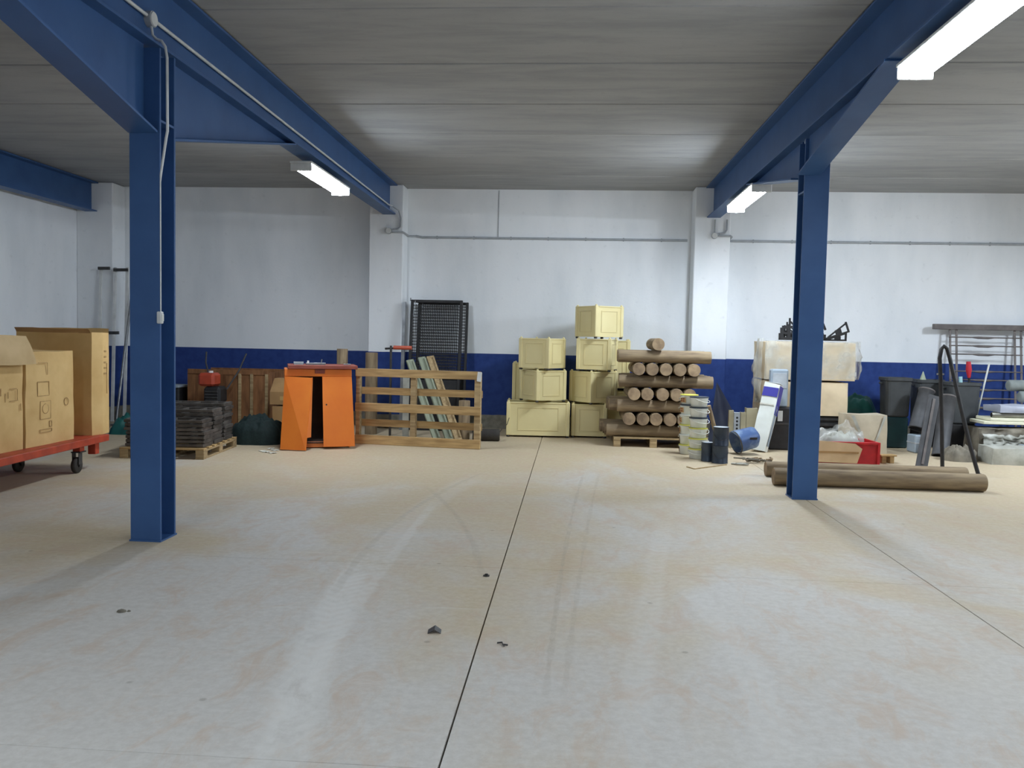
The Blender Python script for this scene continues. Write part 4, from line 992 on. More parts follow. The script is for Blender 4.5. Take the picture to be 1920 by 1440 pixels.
# ------------------------------------------------------------------ paint tubs, cans
def build_tubs():
    H = 0.1345; rt, rb = 0.118, 0.103; n = 22
    def tub(loc, label, group, rim, rz, yellow):
        t = thing('paint_tub', label, 'tub', loc, rz, group)
        MB().lathe([(0.001, 0.001), (rb-0.01, 0.001), (rb, 0.008), (rt-0.004, H-0.03), (rt, H-0.026), (rt, H-0.012), (rt-0.006, H-0.011)], n).build('body', M_TUB, t)
        MB().lathe([(rt-0.003, H-0.012), (rt+0.006, H-0.012), (rt+0.006, H-0.002), (rt-0.004, H), (0.001, H-0.001)], n).build('lid', M_YEL if yellow else (M_TUB if rim else M_CAN), t)
        P = []
        for k in range(9):
            a = math.pi*k/8; P.append((math.cos(a)*(rt+0.008), -math.sin(a)*(rt+0.010)*0.55-0.05, H-0.03-0.035*math.sin(a)))
        MB().tube([( (rt+0.006), 0, H-0.02)]+[( (rt+0.02)*math.cos(math.pi*k/10), -(rt+0.02)*math.sin(math.pi*k/10), H-0.022-0.05*math.sin(math.pi*k/10)) for k in range(1, 10)]+[(-(rt+0.006), 0, H-0.02)], 0.004, 6).build('handle', M_TUB, t)
        # curved paper label on one side
        m = MB(); rr = (rt+rb)/2+0.0055
        a0, a1 = -0.75, 0.15
        lb = m.grid(lambda u, v: Vector((math.cos(a0+(a1-a0)*u)*(rr-0.002+0.006*v), math.sin(a0+(a1-a0)*u)*(rr-0.002+0.006*v), 0.028+0.066*v)), 6, 1).build('label', M_LABEL, t)
        for q in range(2):
            for w_ in range(2):
                aa = a0+0.18+0.34*q; zz = 0.04+0.028*w_
                MB().grid(lambda u, v: Vector((math.cos(aa+0.22*u)*(rr+0.004), math.sin(aa+0.22*u)*(rr+0.004), zz+0.018*v)), 3, 1).build('label_print', M_LABELR, lb)
        return t
    p = G(1310, 862); q = G(1294, 856)
    lv = ['bottom white tub', 'second white tub up', 'third white tub up', 'fourth white tub up', 'fifth white tub up', 'sixth white tub up', 'seventh white tub up']
    for k in range(6):
        tub((p.x, p.y+0.12, k*(H+0.001)), lv[k]+' in the tub stack touching the small dark can' if k < 5 else 'topmost dark-lidded tub in the stack touching the small dark can', 'tubs in the stack by the cans', k in (1, 2), 0.2*k, k in (0, 1, 2))
    for k in range(6):
        tub((q.x+0.0, q.y+0.26, k*(H+0.001)+0.0), lv[k]+' in the tub stack touching the timber pile pallet' if k < 5 else 'topmost yellow-lidded tub in the stack touching the timber pile', 'tubs in the stack by the timber', k in (1, 3), 2.8+0.25*k, k in (0, 2, 5))
    def can(loc, r, h, label, pale):
        t = thing('paint_can', label, 'can', loc)
        MB().lathe([(0.001, 0.0), (r, 0.0), (r+0.003, 0.004), (r, 0.008), (r, h-0.008), (r+0.003, h-0.004), (r-0.004, h)], 24).build('body', M_CAN, t)
        MB().lathe([(r-0.004, h-0.001), (r-0.02, h-0.006), (0.001, h-0.006)], 24).build('lid', M_CANLID if pale else M_CAN, t)
        MB().tube([(r*math.cos(a)*1.03, -abs(r*math.sin(a))*1.06, h*0.75-0.10*math.sin(a)) for a in [math.pi*k/10 for k in range(11)]], 0.0025, 5).build('handle', M_DSTEEL, t)
        return t
    g = G(1327, 867); can((V(1328, 850, 10.80).x-0.014, 10.80, 0), 0.075, 0.245, 'small slate paint can with pale lid in front of the tubs', True)
    g = G(1352, 870); can((g.x, g.y+0.10, 0), 0.098, 0.222, 'dark paint can on the floor carrying another can', False)
    can((g.x+0.004, g.y+0.10, 0.2225), 0.098, 0.236, 'dark paint can with pale lid on top of another can', True)
    a, b, c = G(1288, 876), G(1302, 880), G(1362, 872)
    t = thing('thin_lath', 'thin bent wooden lath on the floor before the tubs', 'lath', (b.x, b.y, 0))
    MB().beam(Vector((0, 0, 0.006)), c-b+Vector((0, 0, 0.006)), 0.02, 0.01, 0.001).build('strip', M_WOODX, t); MB().beam(a-b+Vector((0, 0, 0.006)), Vector((0, 0, 0.006)), 0.02, 0.010, 0.001).build('strip', M_WOODX, t)
build_tubs()
# ------------------------------------------------------------------ right of the timber pile
def quad_panel(m, q, th):
    q = [Vector(p) for p in q]; n = (q[1]-q[0]).cross(q[3]-q[0]).normalized(); vs = q+[p-n*th for p in q]
    return m.add(vs, [(0, 1, 2, 3), (7, 6, 5, 4), (0, 4, 5, 1), (1, 5, 6, 2), (2, 6, 7, 3), (3, 7, 4, 0)])
def build_mid_right():
    # dark sheet hung as a slope over a stick
    Y = 12.9; t0 = V(1344, 716, 13.3); l0 = V(1332, 800, 12.75); r0 = V(1402, 800, 12.9)
    o = Vector((t0.x, 13.0, 0)); t = thing('dark_sheet', 'navy-black plastic sheet draped in a point behind the paint cans', 'plastic sheet', o)
    T = t0-o; L = Vector((l0.x-o.x-0.05, -0.35, 0.012)); R = Vector((r0.x-o.x+0.05, -0.1, 0.012)); Bk = Vector((0.05, 0.55, 0.012))
    def sheet(a, b, seed, flip=False):
        def f(u, v):
            p = a.lerp(b, u).lerp(T, v) + noise.noise_vector(Vector((u*4, v*4, seed)))*0.05*(1-v)*(4*u*(1-u)) 
            if v == 0: p.z = 0.012
            return p
        m = MB(); m.grid(f, 10, 10); m.grid(lambda u, v: f(1-u, v)+Vector((0, 0.006, -0.002 if v else 0)), 10, 10); return m
    sheet(L, R, 2).build('face', M_TARPB, t); sheet(R, Bk, 5).build('face', M_TARPB, t); sheet(Bk, L, 9).build('face', M_TARPB, t)
    # wooden stake with round end
    a = V(1331, 762, 11.75); b = V(1345, 806, 11.95); g = Vector((b.x+0.05, 12.0, 0.02)); a = Vector((a.x, 11.85, a.z)); d = (a-g)
    t = thing('wooden_stake', 'thin round stake leaning between the tubs and the dark sheet', 'stake', g)
    MB().tube([(0, 0, 0), d*0.5, d], 0.03, 12).build('shaft', M_LOG, t); MB().cyl(d, d*1.004, 0.0295, n=12).build('cut_end', M_LOGEND, t)
    # beige steel pieces standing together
    Y = 12.28
    def upright(name, lab, x0, x1, yt, y, m, dd, extra=None):
        a, b = V(x0, yt, y), V(x1, yt, y); t = thing(name, lab, 'steel profile', ((a.x+b.x)/2, y+dd/2, 0)); w = b.x-a.x
        MB().box((0, -dd/2+0.008, a.z/2), (w, 0.016, a.z), bev=0.003).build('face', m, t)
        for s in (-1, 1): MB().box((s*(w/2-0.006), 0.008, a.z/2), (0.012, dd-0.018, a.z), bev=0.002).build('side', m, t)
        if extra:
            for k in range(5): MB().cyl((0, -dd/2-0.002, a.z*(0.45+0.1*k)), (0, -dd/2+0.002, a.z*(0.45+0.1*k)), 0.016, n=10).build('hole', M_BLACK, t)
        return t
    upright('beige_channel', 'narrow beige steel channel standing beside a punched strip', 1367, 1376, 769, Y, M_BEIGE, 0.06)
    upright('punched_strip', 'pale steel strip with punched holes between beige channels', 1377, 1388, 773, Y-0.05, M_CANLID, 0.05, True)
    upright('beige_channel', 'medium beige steel channel standing behind the blue container', 1389, 1399, 773, Y, M_BEIGE, 0.08)
    upright('beige_box_section', 'wide beige steel box section behind the white leaning carton', 1400, 1421, 765, Y+0.03, M_BEIGE, 0.14)
    # blue crushed container tipped over
    g = G(1402, 856); t = thing('blue_container', 'dented blue plastic container tipped over with dark open mouth', 'container', (g.x, g.y+0.22, 0), math.radians(18))
    m = MB(); r = 0.150; n = 24; prof = [(0.001, 0.30), (r*0.86, 0.30), (r*0.95, 0.27), (r, 0.06), (r*1.04, 0.03), (r*1.04, 0.0), (r*0.96, 0.0), (r*0.90, 0.26), (0.001, 0.27)]
    vs = []
    Rm = rot('Y', 74)
    for (rr, z) in prof:
        for k in range(n):
            a = 2*math.pi*k/n; p = Vector((rr*math.cos(a), rr*math.sin(a), z)); p += noise.noise_vector(p*7)*0.018
            p = Rm@p + Vector((-0.14, 0, r+0.012)); vs.append((p.x, p.y, max(p.z, 0.003)))
    m.add(vs, [(i*n+k, i*n+(k+1) % n, (i+1)*n+(k+1) % n, (i+1)*n+k) for i in range(len(prof)-1) for k in range(n)], True)
    m.build('shell', M_BLUEPL, t)
    MB().lathe([(r*1.055, -0.004), (r*1.07, 0.004), (r*1.055, 0.016), (r*1.03, 0.006)], n, (-0.14, 0, r+0.012), Rm).build('rim', M_RUBBER, t)
    MB().box((0.04, -0.158, 0.235), (0.11, 0.006, 0.03), rot('X', 18), bev=0.002).build('grip', M_BLACK, t)
    # tangle of chain and rope, and a pale shackle
    g = G(1405, 868); t = thing('rope_tangle', 'brown tangle of rope and chain on the floor before the blue container', 'rope', (g.x, g.y, 0)); rnd = random.Random(12)
    for k in range(7):
        P = []; x = rnd.uniform(-0.26, 0.2); y = rnd.uniform(-0.02, 0.09); a = rnd.uniform(-0.4, 0.4)
        for j in range(14):
            a += rnd.uniform(-0.7, 0.7); x += 0.028*math.cos(a); y += 0.018*math.sin(a); P.append((min(max(x, -0.28), 0.28), min(max(y, -0.06), 0.10), 0.014+0.02*rnd.random()+0.006*k))
        MB().tube(P, 0.011, 6).build('strand', M_TARPD if k % 2 else M_LOG, t)
    g = G(1388, 872); t = thing('pale_shackle', 'pale steel loop with two prongs beside the rope tangle', 'shackle', (g.x, g.y-0.03, 0))
    MB().tube([(-0.11, 0.04, 0.014), (-0.05, 0.02, 0.016), (0.0, 0.05, 0.016), (0.06, 0.045, 0.016), (0.09, 0.0, 0.016), (0.05, -0.045, 0.016), (0.0, -0.04, 0.016), (-0.05, 0.0, 0.016), (-0.05, 0.02, 0.02)], 0.011, 8).build('loop', M_SILVER, t)
    # long white carton with blue ends, leaning
    bl = G(1417, 845); tp = V(1450, 722, bl.y+0.05)
    base = Vector((bl.x, bl.y-0.13, 0.0)); d = tp-base; L_ = d.length
    t = thing('white_carton', 'long white carton with purple-blue end band leaning on the wrapped pile', 'carton', base)
    zx = d.normalized(); xx = Vector((1, -0.62, 0)); xx = (xx-zx*xx.dot(zx)).normalized(); yx = zx.cross(xx)
    t.rotation_euler = Matrix((xx, yx, zx)).transposed().to_euler()
    MB().bulgy(0.22, 0.12, L_, 0.010, 8, 4, 0.004, (0, 0.02, 0.02)).build('body', M_TUB, t)
    MB().box((0, -0.053, L_-0.11), (0.216, 0.006, 0.13)).build('colour_band', M_NAVYB, t); MB().box((0.123, 0.02, L_-0.22), (0.006, 0.118, 0.42)).build('colour_band', M_NAVYB, t)
    MB().box((0, 0.02, L_+0.026), (0.216, 0.116, 0.006)).build('end_flap', M_WHITEPL, t)
    MB().box((-0.01, -0.054, L_*0.70), (0.2, 0.004, 0.018)).build('strap', M_PAPER, t)
    MB().box((0.124, 0.0, L_*0.40), (0.004, 0.05, L_*0.6)).build('strap', M_GREYPL, t)
    # black case with a white label, and a grey case standing on it
    Yk = 12.10; a, b = V(1446, 764, Yk), V(1492, 764, Yk); t = thing('black_case', 'black case with a white label behind the white leaning carton', 'case', ((a.x+b.x)/2, Yk+0.16, 0)); w = b.x-a.x
    MB().box((0, 0, a.z/2), (w, 0.2, a.z), bev=0.02).build('shell', M_BLACK, t)
    MB().box((0, -0.102, a.z*0.62), (w*0.92, 0.012, 0.03), bev=0.003).build('seam', M_DSTEEL, t)
    MB().box((-w*0.08, -0.103, a.z*0.80), (0.07, 0.006, 0.15), bev=0.002).build('label', M_WHITEPL, t)
    zk = a.z; a, b = V(1446, 692, Yk+0.1), V(1479, 692, Yk+0.1); t = thing('grey_case', 'pale grey plastic case standing on the black case', 'case', ((a.x+b.x)/2, Yk+0.16, zk+0.0005)); w = b.x-a.x; h = a.z-zk
    MB().box((0, 0, h/2), (w, 0.14, h), bev=0.02).build('shell', M_GREYPL, t); MB().box((0, -0.072, h*0.7), (w*0.8, 0.008, h*0.4), bev=0.003).build('panel', M_CANLID, t)
build_mid_right()

# ------------------------------------------------------------------ film-wrapped cartons behind the column
def build_wrapped():
    Yf = 12.45; x0 = V(1432, 700, Yf).x; x1 = V(1604, 700, Yf).x
    zl, zm, zt = V(1520, 779, Yf).z, V(1520, 713, Yf).z, V(1520, 640, Yf).z
    xm = (x0+x1)/2; W = x1-x0; dep = 0.85
    pallet('wooden_pallet', 'pallet under the black blocks and film-wrapped cartons', (xm, Yf+dep/2+0.02, 0), 0, W*0.96, 0.9, 0.14, 7, m=M_WOODX)
    # black plastic crates on the pallet
    for k, (f0, f1, lab) in enumerate([(0.02, 0.46, 'black plastic crate under the wrapped cartons, beside the white leaning carton'), (0.50, 0.97, 'black plastic crate under the wrapped cartons, beside the red crate')]):
        a = x0+W*f0; b = x0+W*f1; t = thing('black_crate', lab, 'crate', ((a+b)/2, Yf+0.42, 0.1405)); w = b-a; h = zl-0.1405-0.004
        MB().box((0, 0, h/2), (w-0.03, 0.74, h-0.004)).build('core', M_BLACK, t)
        for j in range(4): MB().box((0, -0.375, h*(0.14+0.24*j)), (w, 0.03, h*0.12), bev=0.004).build('rib', M_DSTEEL, t)
        for s in (-1, 1): MB().box((s*(w/2-0.02), -0.376, h/2), (0.04, 0.034, h-0.004), bev=0.004).build('corner', M_BLACK, t)
    hs = zm-zl-0.03; ht = zt-zm-0.014
    def mk(f0, f1, z, h, lab, seed, d=dep):
        a = x0+W*f0; b = x0+W*f1
        return carton('wrapped_carton', lab, ((a+b)/2, Yf+d/2, z), 0.0, b-a-0.012, d, h, M_CARDP, seed, 0.010, 0.005)
    mk(0.02, 0.485, zl, hs, 'pale film-wrapped carton, lower row, beside the white leaning carton', 21, 0.8)
    mk(0.52, 0.93, zl, hs, 'pale film-wrapped carton, lower row, beside the green tarpaulin', 22, 0.8)
    mk(0.02, 0.46, zm, ht, 'pale film-wrapped carton, upper row, under the pile of black brackets', 23)
    mk(0.485, 1.0, zm, ht, 'pale film-wrapped carton, upper row, under the lone tilted bracket', 24)
    # cling film: crumpled sheets hugging both flanks
    def film(name, lab, pts_fn, nu, nv, seed):
        t = thing(name, lab, 'plastic film', (0, 0, 0)); m = MB(); vs = [pts_fn(i/nu, j/nv) for j in range(nv+1) for i in range(nu+1)]
        base = Vector((sum(p.x for p in vs)/len(vs), sum(p.y for p in vs)/len(vs), min(p.z for p in vs))); t.location = base
        m.grid(lambda u, v: pts_fn(u, v)-base, nu, nv); m.grid(lambda u, v: pts_fn(1-u, v)-base+Vector((0, 0.003, 0)), nu, nv)
        m.build('sheet', M_FILM, t); return t
    def side_film(sg, zb, ztp, out, seed, ywid=0.5):
        xb = x0+W*0.02-0.02 if sg < 0 else x1+0.02
        def f(u, v):
            z = zb+(ztp-zb)*v; k = noise.noise(Vector((u*3, v*4, seed)))*0.5+0.5
            ridge = abs(noise.noise(Vector((u*6, v*7, seed+3))))
            return Vector((xb+sg*(0.01+out*k*math.sin(math.pi*min(1, u*1.3+0.1))*(0.4+0.6*math.sin(math.pi*v))+0.05*ridge), Yf-0.03+ywid*u, z))
        return f
    film('film_wrap', 'loose clear film on the pile flank above the white leaning carton', side_film(-1, zm-0.35, zt+0.03, 0.20, 4), 12, 16, 1)
    film('film_wrap', 'loose clear film on the pile flank above the green tarpaulin', side_film(1, zm+0.02, zt+0.01, 0.14, 11), 12, 12, 2)
    def front(f0, f1, za, zb_, seed):
        return lambda u, v: Vector((x0+W*(f0+(f1-f0)*u), Yf-0.034-0.03*abs(noise.noise(Vector((u*5, v*4, seed))))-0.008, za+(zb_-za)*v))
    film('film_wrap', 'clear film stretched over the carton faces under the lone bracket', front(0.49, 1.0, zm+0.02, zt, 7), 14, 12, 3)
    film('film_wrap', 'clear film stretched over the carton faces under the bracket pile', front(0.0, 0.48, zm+0.0, zt, 17), 14, 12, 4)
    # black steel brackets on top
    rnd = random.Random(2)
    def bracket(c, R, L, lab, hp=0.15):
        t = thing('steel_bracket', lab, 'bracket', c, group='black steel brackets on the wrapped cartons'); t.rotation_euler = R
        MB().box((0, 0, 0.012), (L, 0.03, 0.024), bev=0.003).build('arm', M_BLACK, t)
        MB().box((L/2-0.012, 0, hp/2), (0.022, 0.04, hp), bev=0.003).build('end_plate', M_BLACK, t)
        MB().beam((-L*0.3, 0, 0.02), (L/2-0.02, 0, hp*0.85), 0.022, 0.022, 0.002).build('brace', M_BLACK, t)
        MB().box((-L/2+0.03, 0, hp*0.35), (0.02, 0.03, hp*0.7), bev=0.003).build('tab', M_BLACK, t)
        MB().box((L*0.12, 0, hp*0.3), (0.09, 0.02, hp*0.5), bev=0.003).build('gusset', M_BLACK, t)
        return t
    zc = zt+0.014
    xa = V(1462, 640, Yf+0.1).x; xb = V(1512, 640, Yf+0.1).x
    labs = ['low black bracket at the front edge of the bracket pile', 'black bracket second from the front of the bracket pile', 'middle-sized black bracket in the middle of the bracket pile', 'tall black bracket second from the back of the bracket pile', 'tallest black bracket at the back of the bracket pile']
    for k in range(5):
        bracket(((xa+xb)/2+0.03+0.035*k, Yf+0.14+0.06*k, zc), (0, 0, math.pi+0.04*math.sin(k*1.7)), 0.46-0.03*k, labs[k], [0.10, 0.17, 0.22, 0.27, 0.33][k])
    pl = thing('punched_plate', 'black steel plate with round holes leaning in the bracket pile', 'steel plate', (xa+0.17, Yf+0.06, zc)); pl.rotation_euler = (-0.12, 0, 0)
    m = MB(); 
    for (x, z, w, h) in [(0, 0.02, 0.34, 0.04), (0, 0.10, 0.34, 0.03), (0, 0.19, 0.30, 0.04)]: MB().box((x, 0, z+0.0), (w, 0.012, h), bev=0.002).build('bar', M_BLACK, pl)
    for x in (-0.15, -0.05, 0.05, 0.14): MB().box((x, 0, 0.105), (0.05, 0.011, 0.15), bev=0.002).build('upright', M_BLACK, pl)
    x2 = V(1570, 630, Yf+0.1).x
    bracket((x2-0.01, Yf+0.12, zc+0.068), (0, math.radians(-19), 0.0), 0.40, 'lone tilted black bracket on the wrapped cartons, end plate high', 0.16)
    bracket((x2+0.0, Yf+0.22, zc), (0, 0, 0), 0.34, 'black bracket lying flat behind the lone tilted one', 0.13)
    x3 = V(1549, 605, Yf+0.2).x
    t = thing('steel_bracket', 'black bar standing up beside the column top of the bracket pile', 'bracket', (x3-0.02, Yf+0.32, zc), group='black steel brackets on the wrapped cartons')
    MB().beam((-0.06, 0, 0.0), (-0.02, 0, 0.17), 0.05, 0.05, 0.003).build('post', M_BLACK, t); MB().beam((-0.01, 0, 0.30), (0.05, 0, 0.16), 0.03, 0.03, 0.003).build('arm', M_BLACK, t); MB().beam((-0.04, 0, 0.15), (0.02, 0, 0.24), 0.03, 0.03, 0.002).build('arm', M_BLACK, t)
build_wrapped()

# ------------------------------------------------------------------ red crate, cardboard, boxed goods, tarp
def build_red_crate():
    g = G(1645, 873); Yc = g.y+0.04; x1 = g.x+0.03; x0 = V(1530, 840, Yc).x; w = x1-x0; d = 0.46; h = V(1640, 830, Yc).z
    t = thing('red_crate', 'red open crate with torn cardboard front, behind the floor logs', 'crate', ((x0+x1)/2, Yc+d/2, 0), math.radians(2))
    MB().box((0, -d/2+0.01, h/2), (w, 0.02, h), bev=0.004).build('front_wall', M_CRATERED, t); MB().box((0, d/2-0.01, h/2), (w, 0.02, h), bev=0.004).build('back_wall', M_CRATERED, t)
    for s in (-1, 1): MB().box((s*(w/2-0.01), 0, h/2), (0.02, d-0.044, h), bev=0.004).build('side_wall', M_CRATERED, t)
    MB().box((0, 0, 0.012), (w-0.05, d-0.05, 0.02)).build('base', M_CRATERED, t)
    for s in (-1, 1): MB().box((s*(w/2-0.012), -d/2-0.006, h/2), (0.036, 0.022, h), bev=0.004).build('corner_rib', M_CRATERED, t)
    MB().box((0, -d/2-0.004, h-0.016), (w, 0.024, 0.03), bev=0.004).build('rim', M_CRATERED, t)
    # cardboard flap over the front
    a = [V(1534, 866, Yc-0.06), V(1607, 869, Yc-0.06), V(1617, 842, Yc-0.045), V(1604, 832, Yc-0.04), V(1535, 826, Yc-0.04)]
    o = a[0].copy(); tc = thing('cardboard_sheet', 'flat tan cardboard sheet propped on the red crate front', 'cardboard', (o.x, Yc-0.06, o.z-0.0))
    P = [p - Vector((o.x, Yc-0.06, o.z)) for p in a]; m = MB(); n = len(P); vs = P+[p+Vector((0, 0.006, 0)) for p in P]
    m.add(vs, [tuple(range(n)), tuple(range(n, 2*n))[::-1]]+[(k, n+k, n+(k+1) % n, (k+1) % n) for k in range(n)]); m.build('sheet', mat('tan_board', srgb(206, 176, 138), srgb(192, 162, 124), rough=0.8, scale=5), tc)
    MB().box((0.25, 0.012, 0.13), (0.5, 0.02, 0.02)).build('folded_edge', M_CARDD, tc)
    # clear film bundle in the crate
    tf = thing('film_bundle', 'crumpled shiny clear film bundle filling the red crate', 'plastic film', ((x0+x1)/2-0.02, Yc+d/2, 0.03))
    m = MB(); m.heap(w-0.12, d-0.12, h+0.15, 31, 26, 0.22, 0.40, 2.0); m.build('folds', M_FILM, tf)
    m = MB(); m.heap(w-0.2, d-0.18, h+0.08, 37, 20, 0.2, 0.45, 2.0); m.build('inner_folds', M_TARPW, tf)
    # cardboard box with film corners behind
    Y2 = 11.95; a = V(1587, 800, Y2); b = V(1664, 800, Y2); zt = V(1620, 778, Y2).z
    t = carton('boxed_goods', 'grey-beige carton with shiny film folds between red crate and dark bins', ((a.x+b.x)/2, Y2+0.19, 0), math.radians(3), b.x-a.x, 0.34, zt, mat('grey_beige_card', srgb(196, 184, 160), srgb(176, 164, 142), rough=0.5, scale=5), 41, 0.012, 0.006, tape=False)
    W = b.x-a.x
    quad_panel(MB(), [(-W*0.42, -0.188, zt*0.98), (-W*0.34, -0.190, zt*0.98), (-W*0.02, -0.195, zt*0.28), (-W*0.1, -0.195, zt*0.28)], 0.004).build('film_fold', M_TARPW, t)
    quad_panel(MB(), [(W*0.40, -0.188, zt*0.97), (W*0.46, -0.188, zt*0.97), (W*0.24, -0.195, zt*0.35), (W*0.20, -0.195, zt*0.35)], 0.004).build('film_fold', M_TARPW, t)
    # wood offcut block
    g = G(1662, 869); t = thing('wood_offcut', 'small chunk of broken pallet wood beside the red crate', 'wood block', (g.x+0.02, g.y+0.06, 0), 0.2)
    for x in (-0.06, 0.05): MB().box((x, 0, 0.045), (0.06, 0.10, 0.09), bev=0.004).build('block', M_WOOD, t)
    MB().box((0, 0, 0.10), (0.22, 0.12, 0.02), bev=0.003).build('board', M_WOOD, t)
    # green tarpaulin heap
    p = V(1616, 790, 13.2); t = thing('green_tarpaulin', 'teal green tarpaulin heaped against the blue wall behind the boxed carton', 'tarpaulin', (p.x+0.02, 13.5, 0))
    zt = V(1640, 750, 13.2).z
    MB().heap(0.66, 0.62, zt*1.1, 52, 26, 0.14, 0.5, 1.3).build('folds', M_TARPG, t)
    p = V(1430, 780, 12.75)
build_red_crate()

# ------------------------------------------------------------------ two long timbers on the floor
def build_floor_logs():
    for (l, r, rad, lab) in [((1450, 895), (1845, 907), 0.094, 'long round timber lying on the floor against the column, longer front one'), ((1435, 882), (1811, 890), 0.086, 'long round timber on the floor behind the other one')]:
        a, b = G(*l), G(*r)
        if rad > 0.09: a.y = b.y = 9.10
        else: a.y = 9.70; b.y = 9.70
        a.x = V(l[0], l[1], a.y).x; b.x = V(r[0], r[1], b.y).x; c = (a+b)/2; L = (b-a).length
        t = thing('floor_timber', lab, 'log', (c.x, c.y, rad), rotation=(0, math.pi/2, math.atan2(b.y-a.y, b.x-a.x)))
        MB().lathe([(rad*0.95, -L/2), (rad, -L/2+0.015), (rad, L/2-0.015), (rad*0.95, L/2)], 24).build('bark', M_LOG, t)
        for s in (-1, 1): MB().cyl((0, 0, s*(L/2-0.003)), (0, 0, s*L/2), rad*0.952, n=24).build('sawn_end', M_LOGEND, t)
build_floor_logs()

# ------------------------------------------------------------------ bins, pipes, bent frame, railing
def build_right():
    # dark bins
    def bin_(name, lab, x0, x1, yt, Y, zb, m, m2, base=True):
        a, b = V(x0, yt, Y), V(x1, yt, Y); w = b.x-a.x; h = a.z; t = thing(name, lab, 'bin', ((a.x+b.x)/2, Y+w/2, 0)); d = w*0.9
        def tub(z0, z1, w0, w1, th):
            m_ = MB(); k = 8; prof = []
            def ring(wd, dd, z):
                pts = []
                for cx, cy, a0 in ((1, 1, 0), (-1, 1, 90), (-1, -1, 180), (1, -1, 270)):
                    for j in range(4):
                        an = math.radians(a0+30*j); rr = 0.06
                        pts.append(Vector((cx*(wd/2-rr)+rr*math.cos(an), cy*(dd/2-rr)+rr*math.sin(an), z)))
                return pts
            rings = [ring(w0*0.9, d*0.9*w0/w, z0), ring(w0, d*w0/w, z0+0.02), ring(w1, d*w1/w, z1-0.05), ring(w1+0.03, d*w1/w+0.03, z1-0.045), ring(w1+0.03, d*w1/w+0.03, z1), ring(w1-0.02, d*w1/w-0.02, z1), ring(w0-0.02, d*w0/w-0.02, z0+0.05)]
            n = len(rings[0]); vs = [p for r in rings for p in r]
            m_.add(vs, [(i*n+q, i*n+(q+1) % n, (i+1)*n+(q+1) % n, (i+1)*n+q) for i in range(len(rings)-1) for q in range(n)], False)
            m_.add(vs, [tuple(range(n))[::-1], tuple(range(6*n, 7*n))]); return m_
        tub(zb, h, w*0.84, w-0.03, 0.02).build('tub', m, t)
        if zb > 0.05:
            MB().box((0, 0, zb/2), (w*0.78, d*0.8, zb), bev=0.02).build('plinth', m2, t)
        for s in (-1, 1): MB().box((s*(w/2+0.01), 0, h-0.09), (0.03, 0.10, 0.025), bev=0.006).build('handle', m, t)
        return t, a.x, b.x, h
    bin_('grey_bin', 'charcoal plastic bin on a dark green base beside the boxed carton', 1663, 1716, 708, 12.75, 0.47, M_BIN, M_BING)
    bin_('grey_bin', 'charcoal plastic bin with a pale cone in it behind the leaning pipes', 1722, 1776, 712, 13.05, 0.36, M_BIN, M_BLACK)
    t, xa, xb, h = bin_('grey_bin', 'charcoal plastic bin holding tools with red and pale blue handles', 1784, 1846, 717, 12.6, 0.40, M_BIN, M_BLACK)
    cone = V(1735, 697, 13.1); tc = thing('pale_cone', 'pale green-grey cone point sticking out of the middle bin', 'cone', (cone.x+0.03, 13.25, V(1735, 735, 13.1).z))
    hc = cone.z - tc.location.z
    MB().lathe([(0.10, 0), (0.10, 0.02), (0.004, hc)], 16, close=True).build('cone', mat('pale_sage', srgb(176, 184, 158), rough=0.6), tc)
    MB().lathe([(0.115, -0.012), (0.115, 0.0), (0.1, 0.004)], 16, close=True).build('skirt', M_BIN, tc)
    yb = 12.72
    def tool(name, lab, cat, p0, p1, r, m, grip=None):
        a, b = V(*p0, yb+0.12), V(*p1, yb+0.15); a.z = 0.46; t = thing(name, lab, cat, a); d = b-a
        MB().tube([(0, 0, 0), d], r, 10).build('shaft', m if not grip else M_BLACK, t)
        if grip: MB().tube([d*0.72, d*0.86, d], r, 12, [r*1.3, r*2.6, r*1.9]).build('grip', grip, t)
        return t
    tool('red_handled_tool', 'black tool with bright red grip standing in the tool bin', 'tool', (1822, 730), (1816, 678), 0.016, M_BLACK, M_REDH)
    tool('white_rod', 'thin white rod slanting out of the tool bin', 'rod', (1833, 725), (1855, 681), 0.013, M_TUB)
    tool('aqua_bottle', 'pale aqua plastic tube sticking out of the tool bin', 'tube', (1806, 725), (1801, 706), 0.026, M_AQUA)
    # leaning hollow pipes
    def pipe(lab, top, bot, Yt, Yb, r, name='grey_pipe'):
        a, b = V(*top, Yt), V(*bot, Yb); b.z = max(b.z, 0.0); d = a-b; t = thing(name, lab, 'pipe', b, group='grey pipes leaning by the bins')
        zx = d.normalized(); xx = Vector((1, 0, 0)); xx = (xx-zx*xx.z*0-zx*xx.dot(zx)).normalized(); yx = zx.cross(xx)
        t.rotation_euler = Matrix((xx, yx, zx)).transposed().to_euler(); L = d.length
        MB().lathe([(r*0.9, 0), (r*1.03, 0), (r*1.03, 0.02), (r, 0.025), (r, L-0.03), (r*1.07, L-0.025), (r*1.07, L), (r*0.93, L), (r*0.92, 0)], 22).build('barrel', M_PIPE, t)
        MB().lathe([(r*1.075, L-0.022), (r*1.1, L-0.018), (r*1.1, L-0.004), (r*1.075, L)], 22).build('collar', M_RAIL, t)
        return t
    g1 = G(1713, 850)
    yb_ = G(1720, 850).y+0.13; zb_ = V(1720, 812, yb_).z
    pipe('wide grey pipe leaning with open ringed mouth beside the bent frame', (1738, 731), (1718, 804), yb_+0.20, yb_+0.02, 0.105)
    g2 = G(1762, 858)
    pipe('grey pipe leaning behind the bent black frame', (1778, 744), (1762, 858), g2.y+0.45, g2.y+0.12, 0.105)
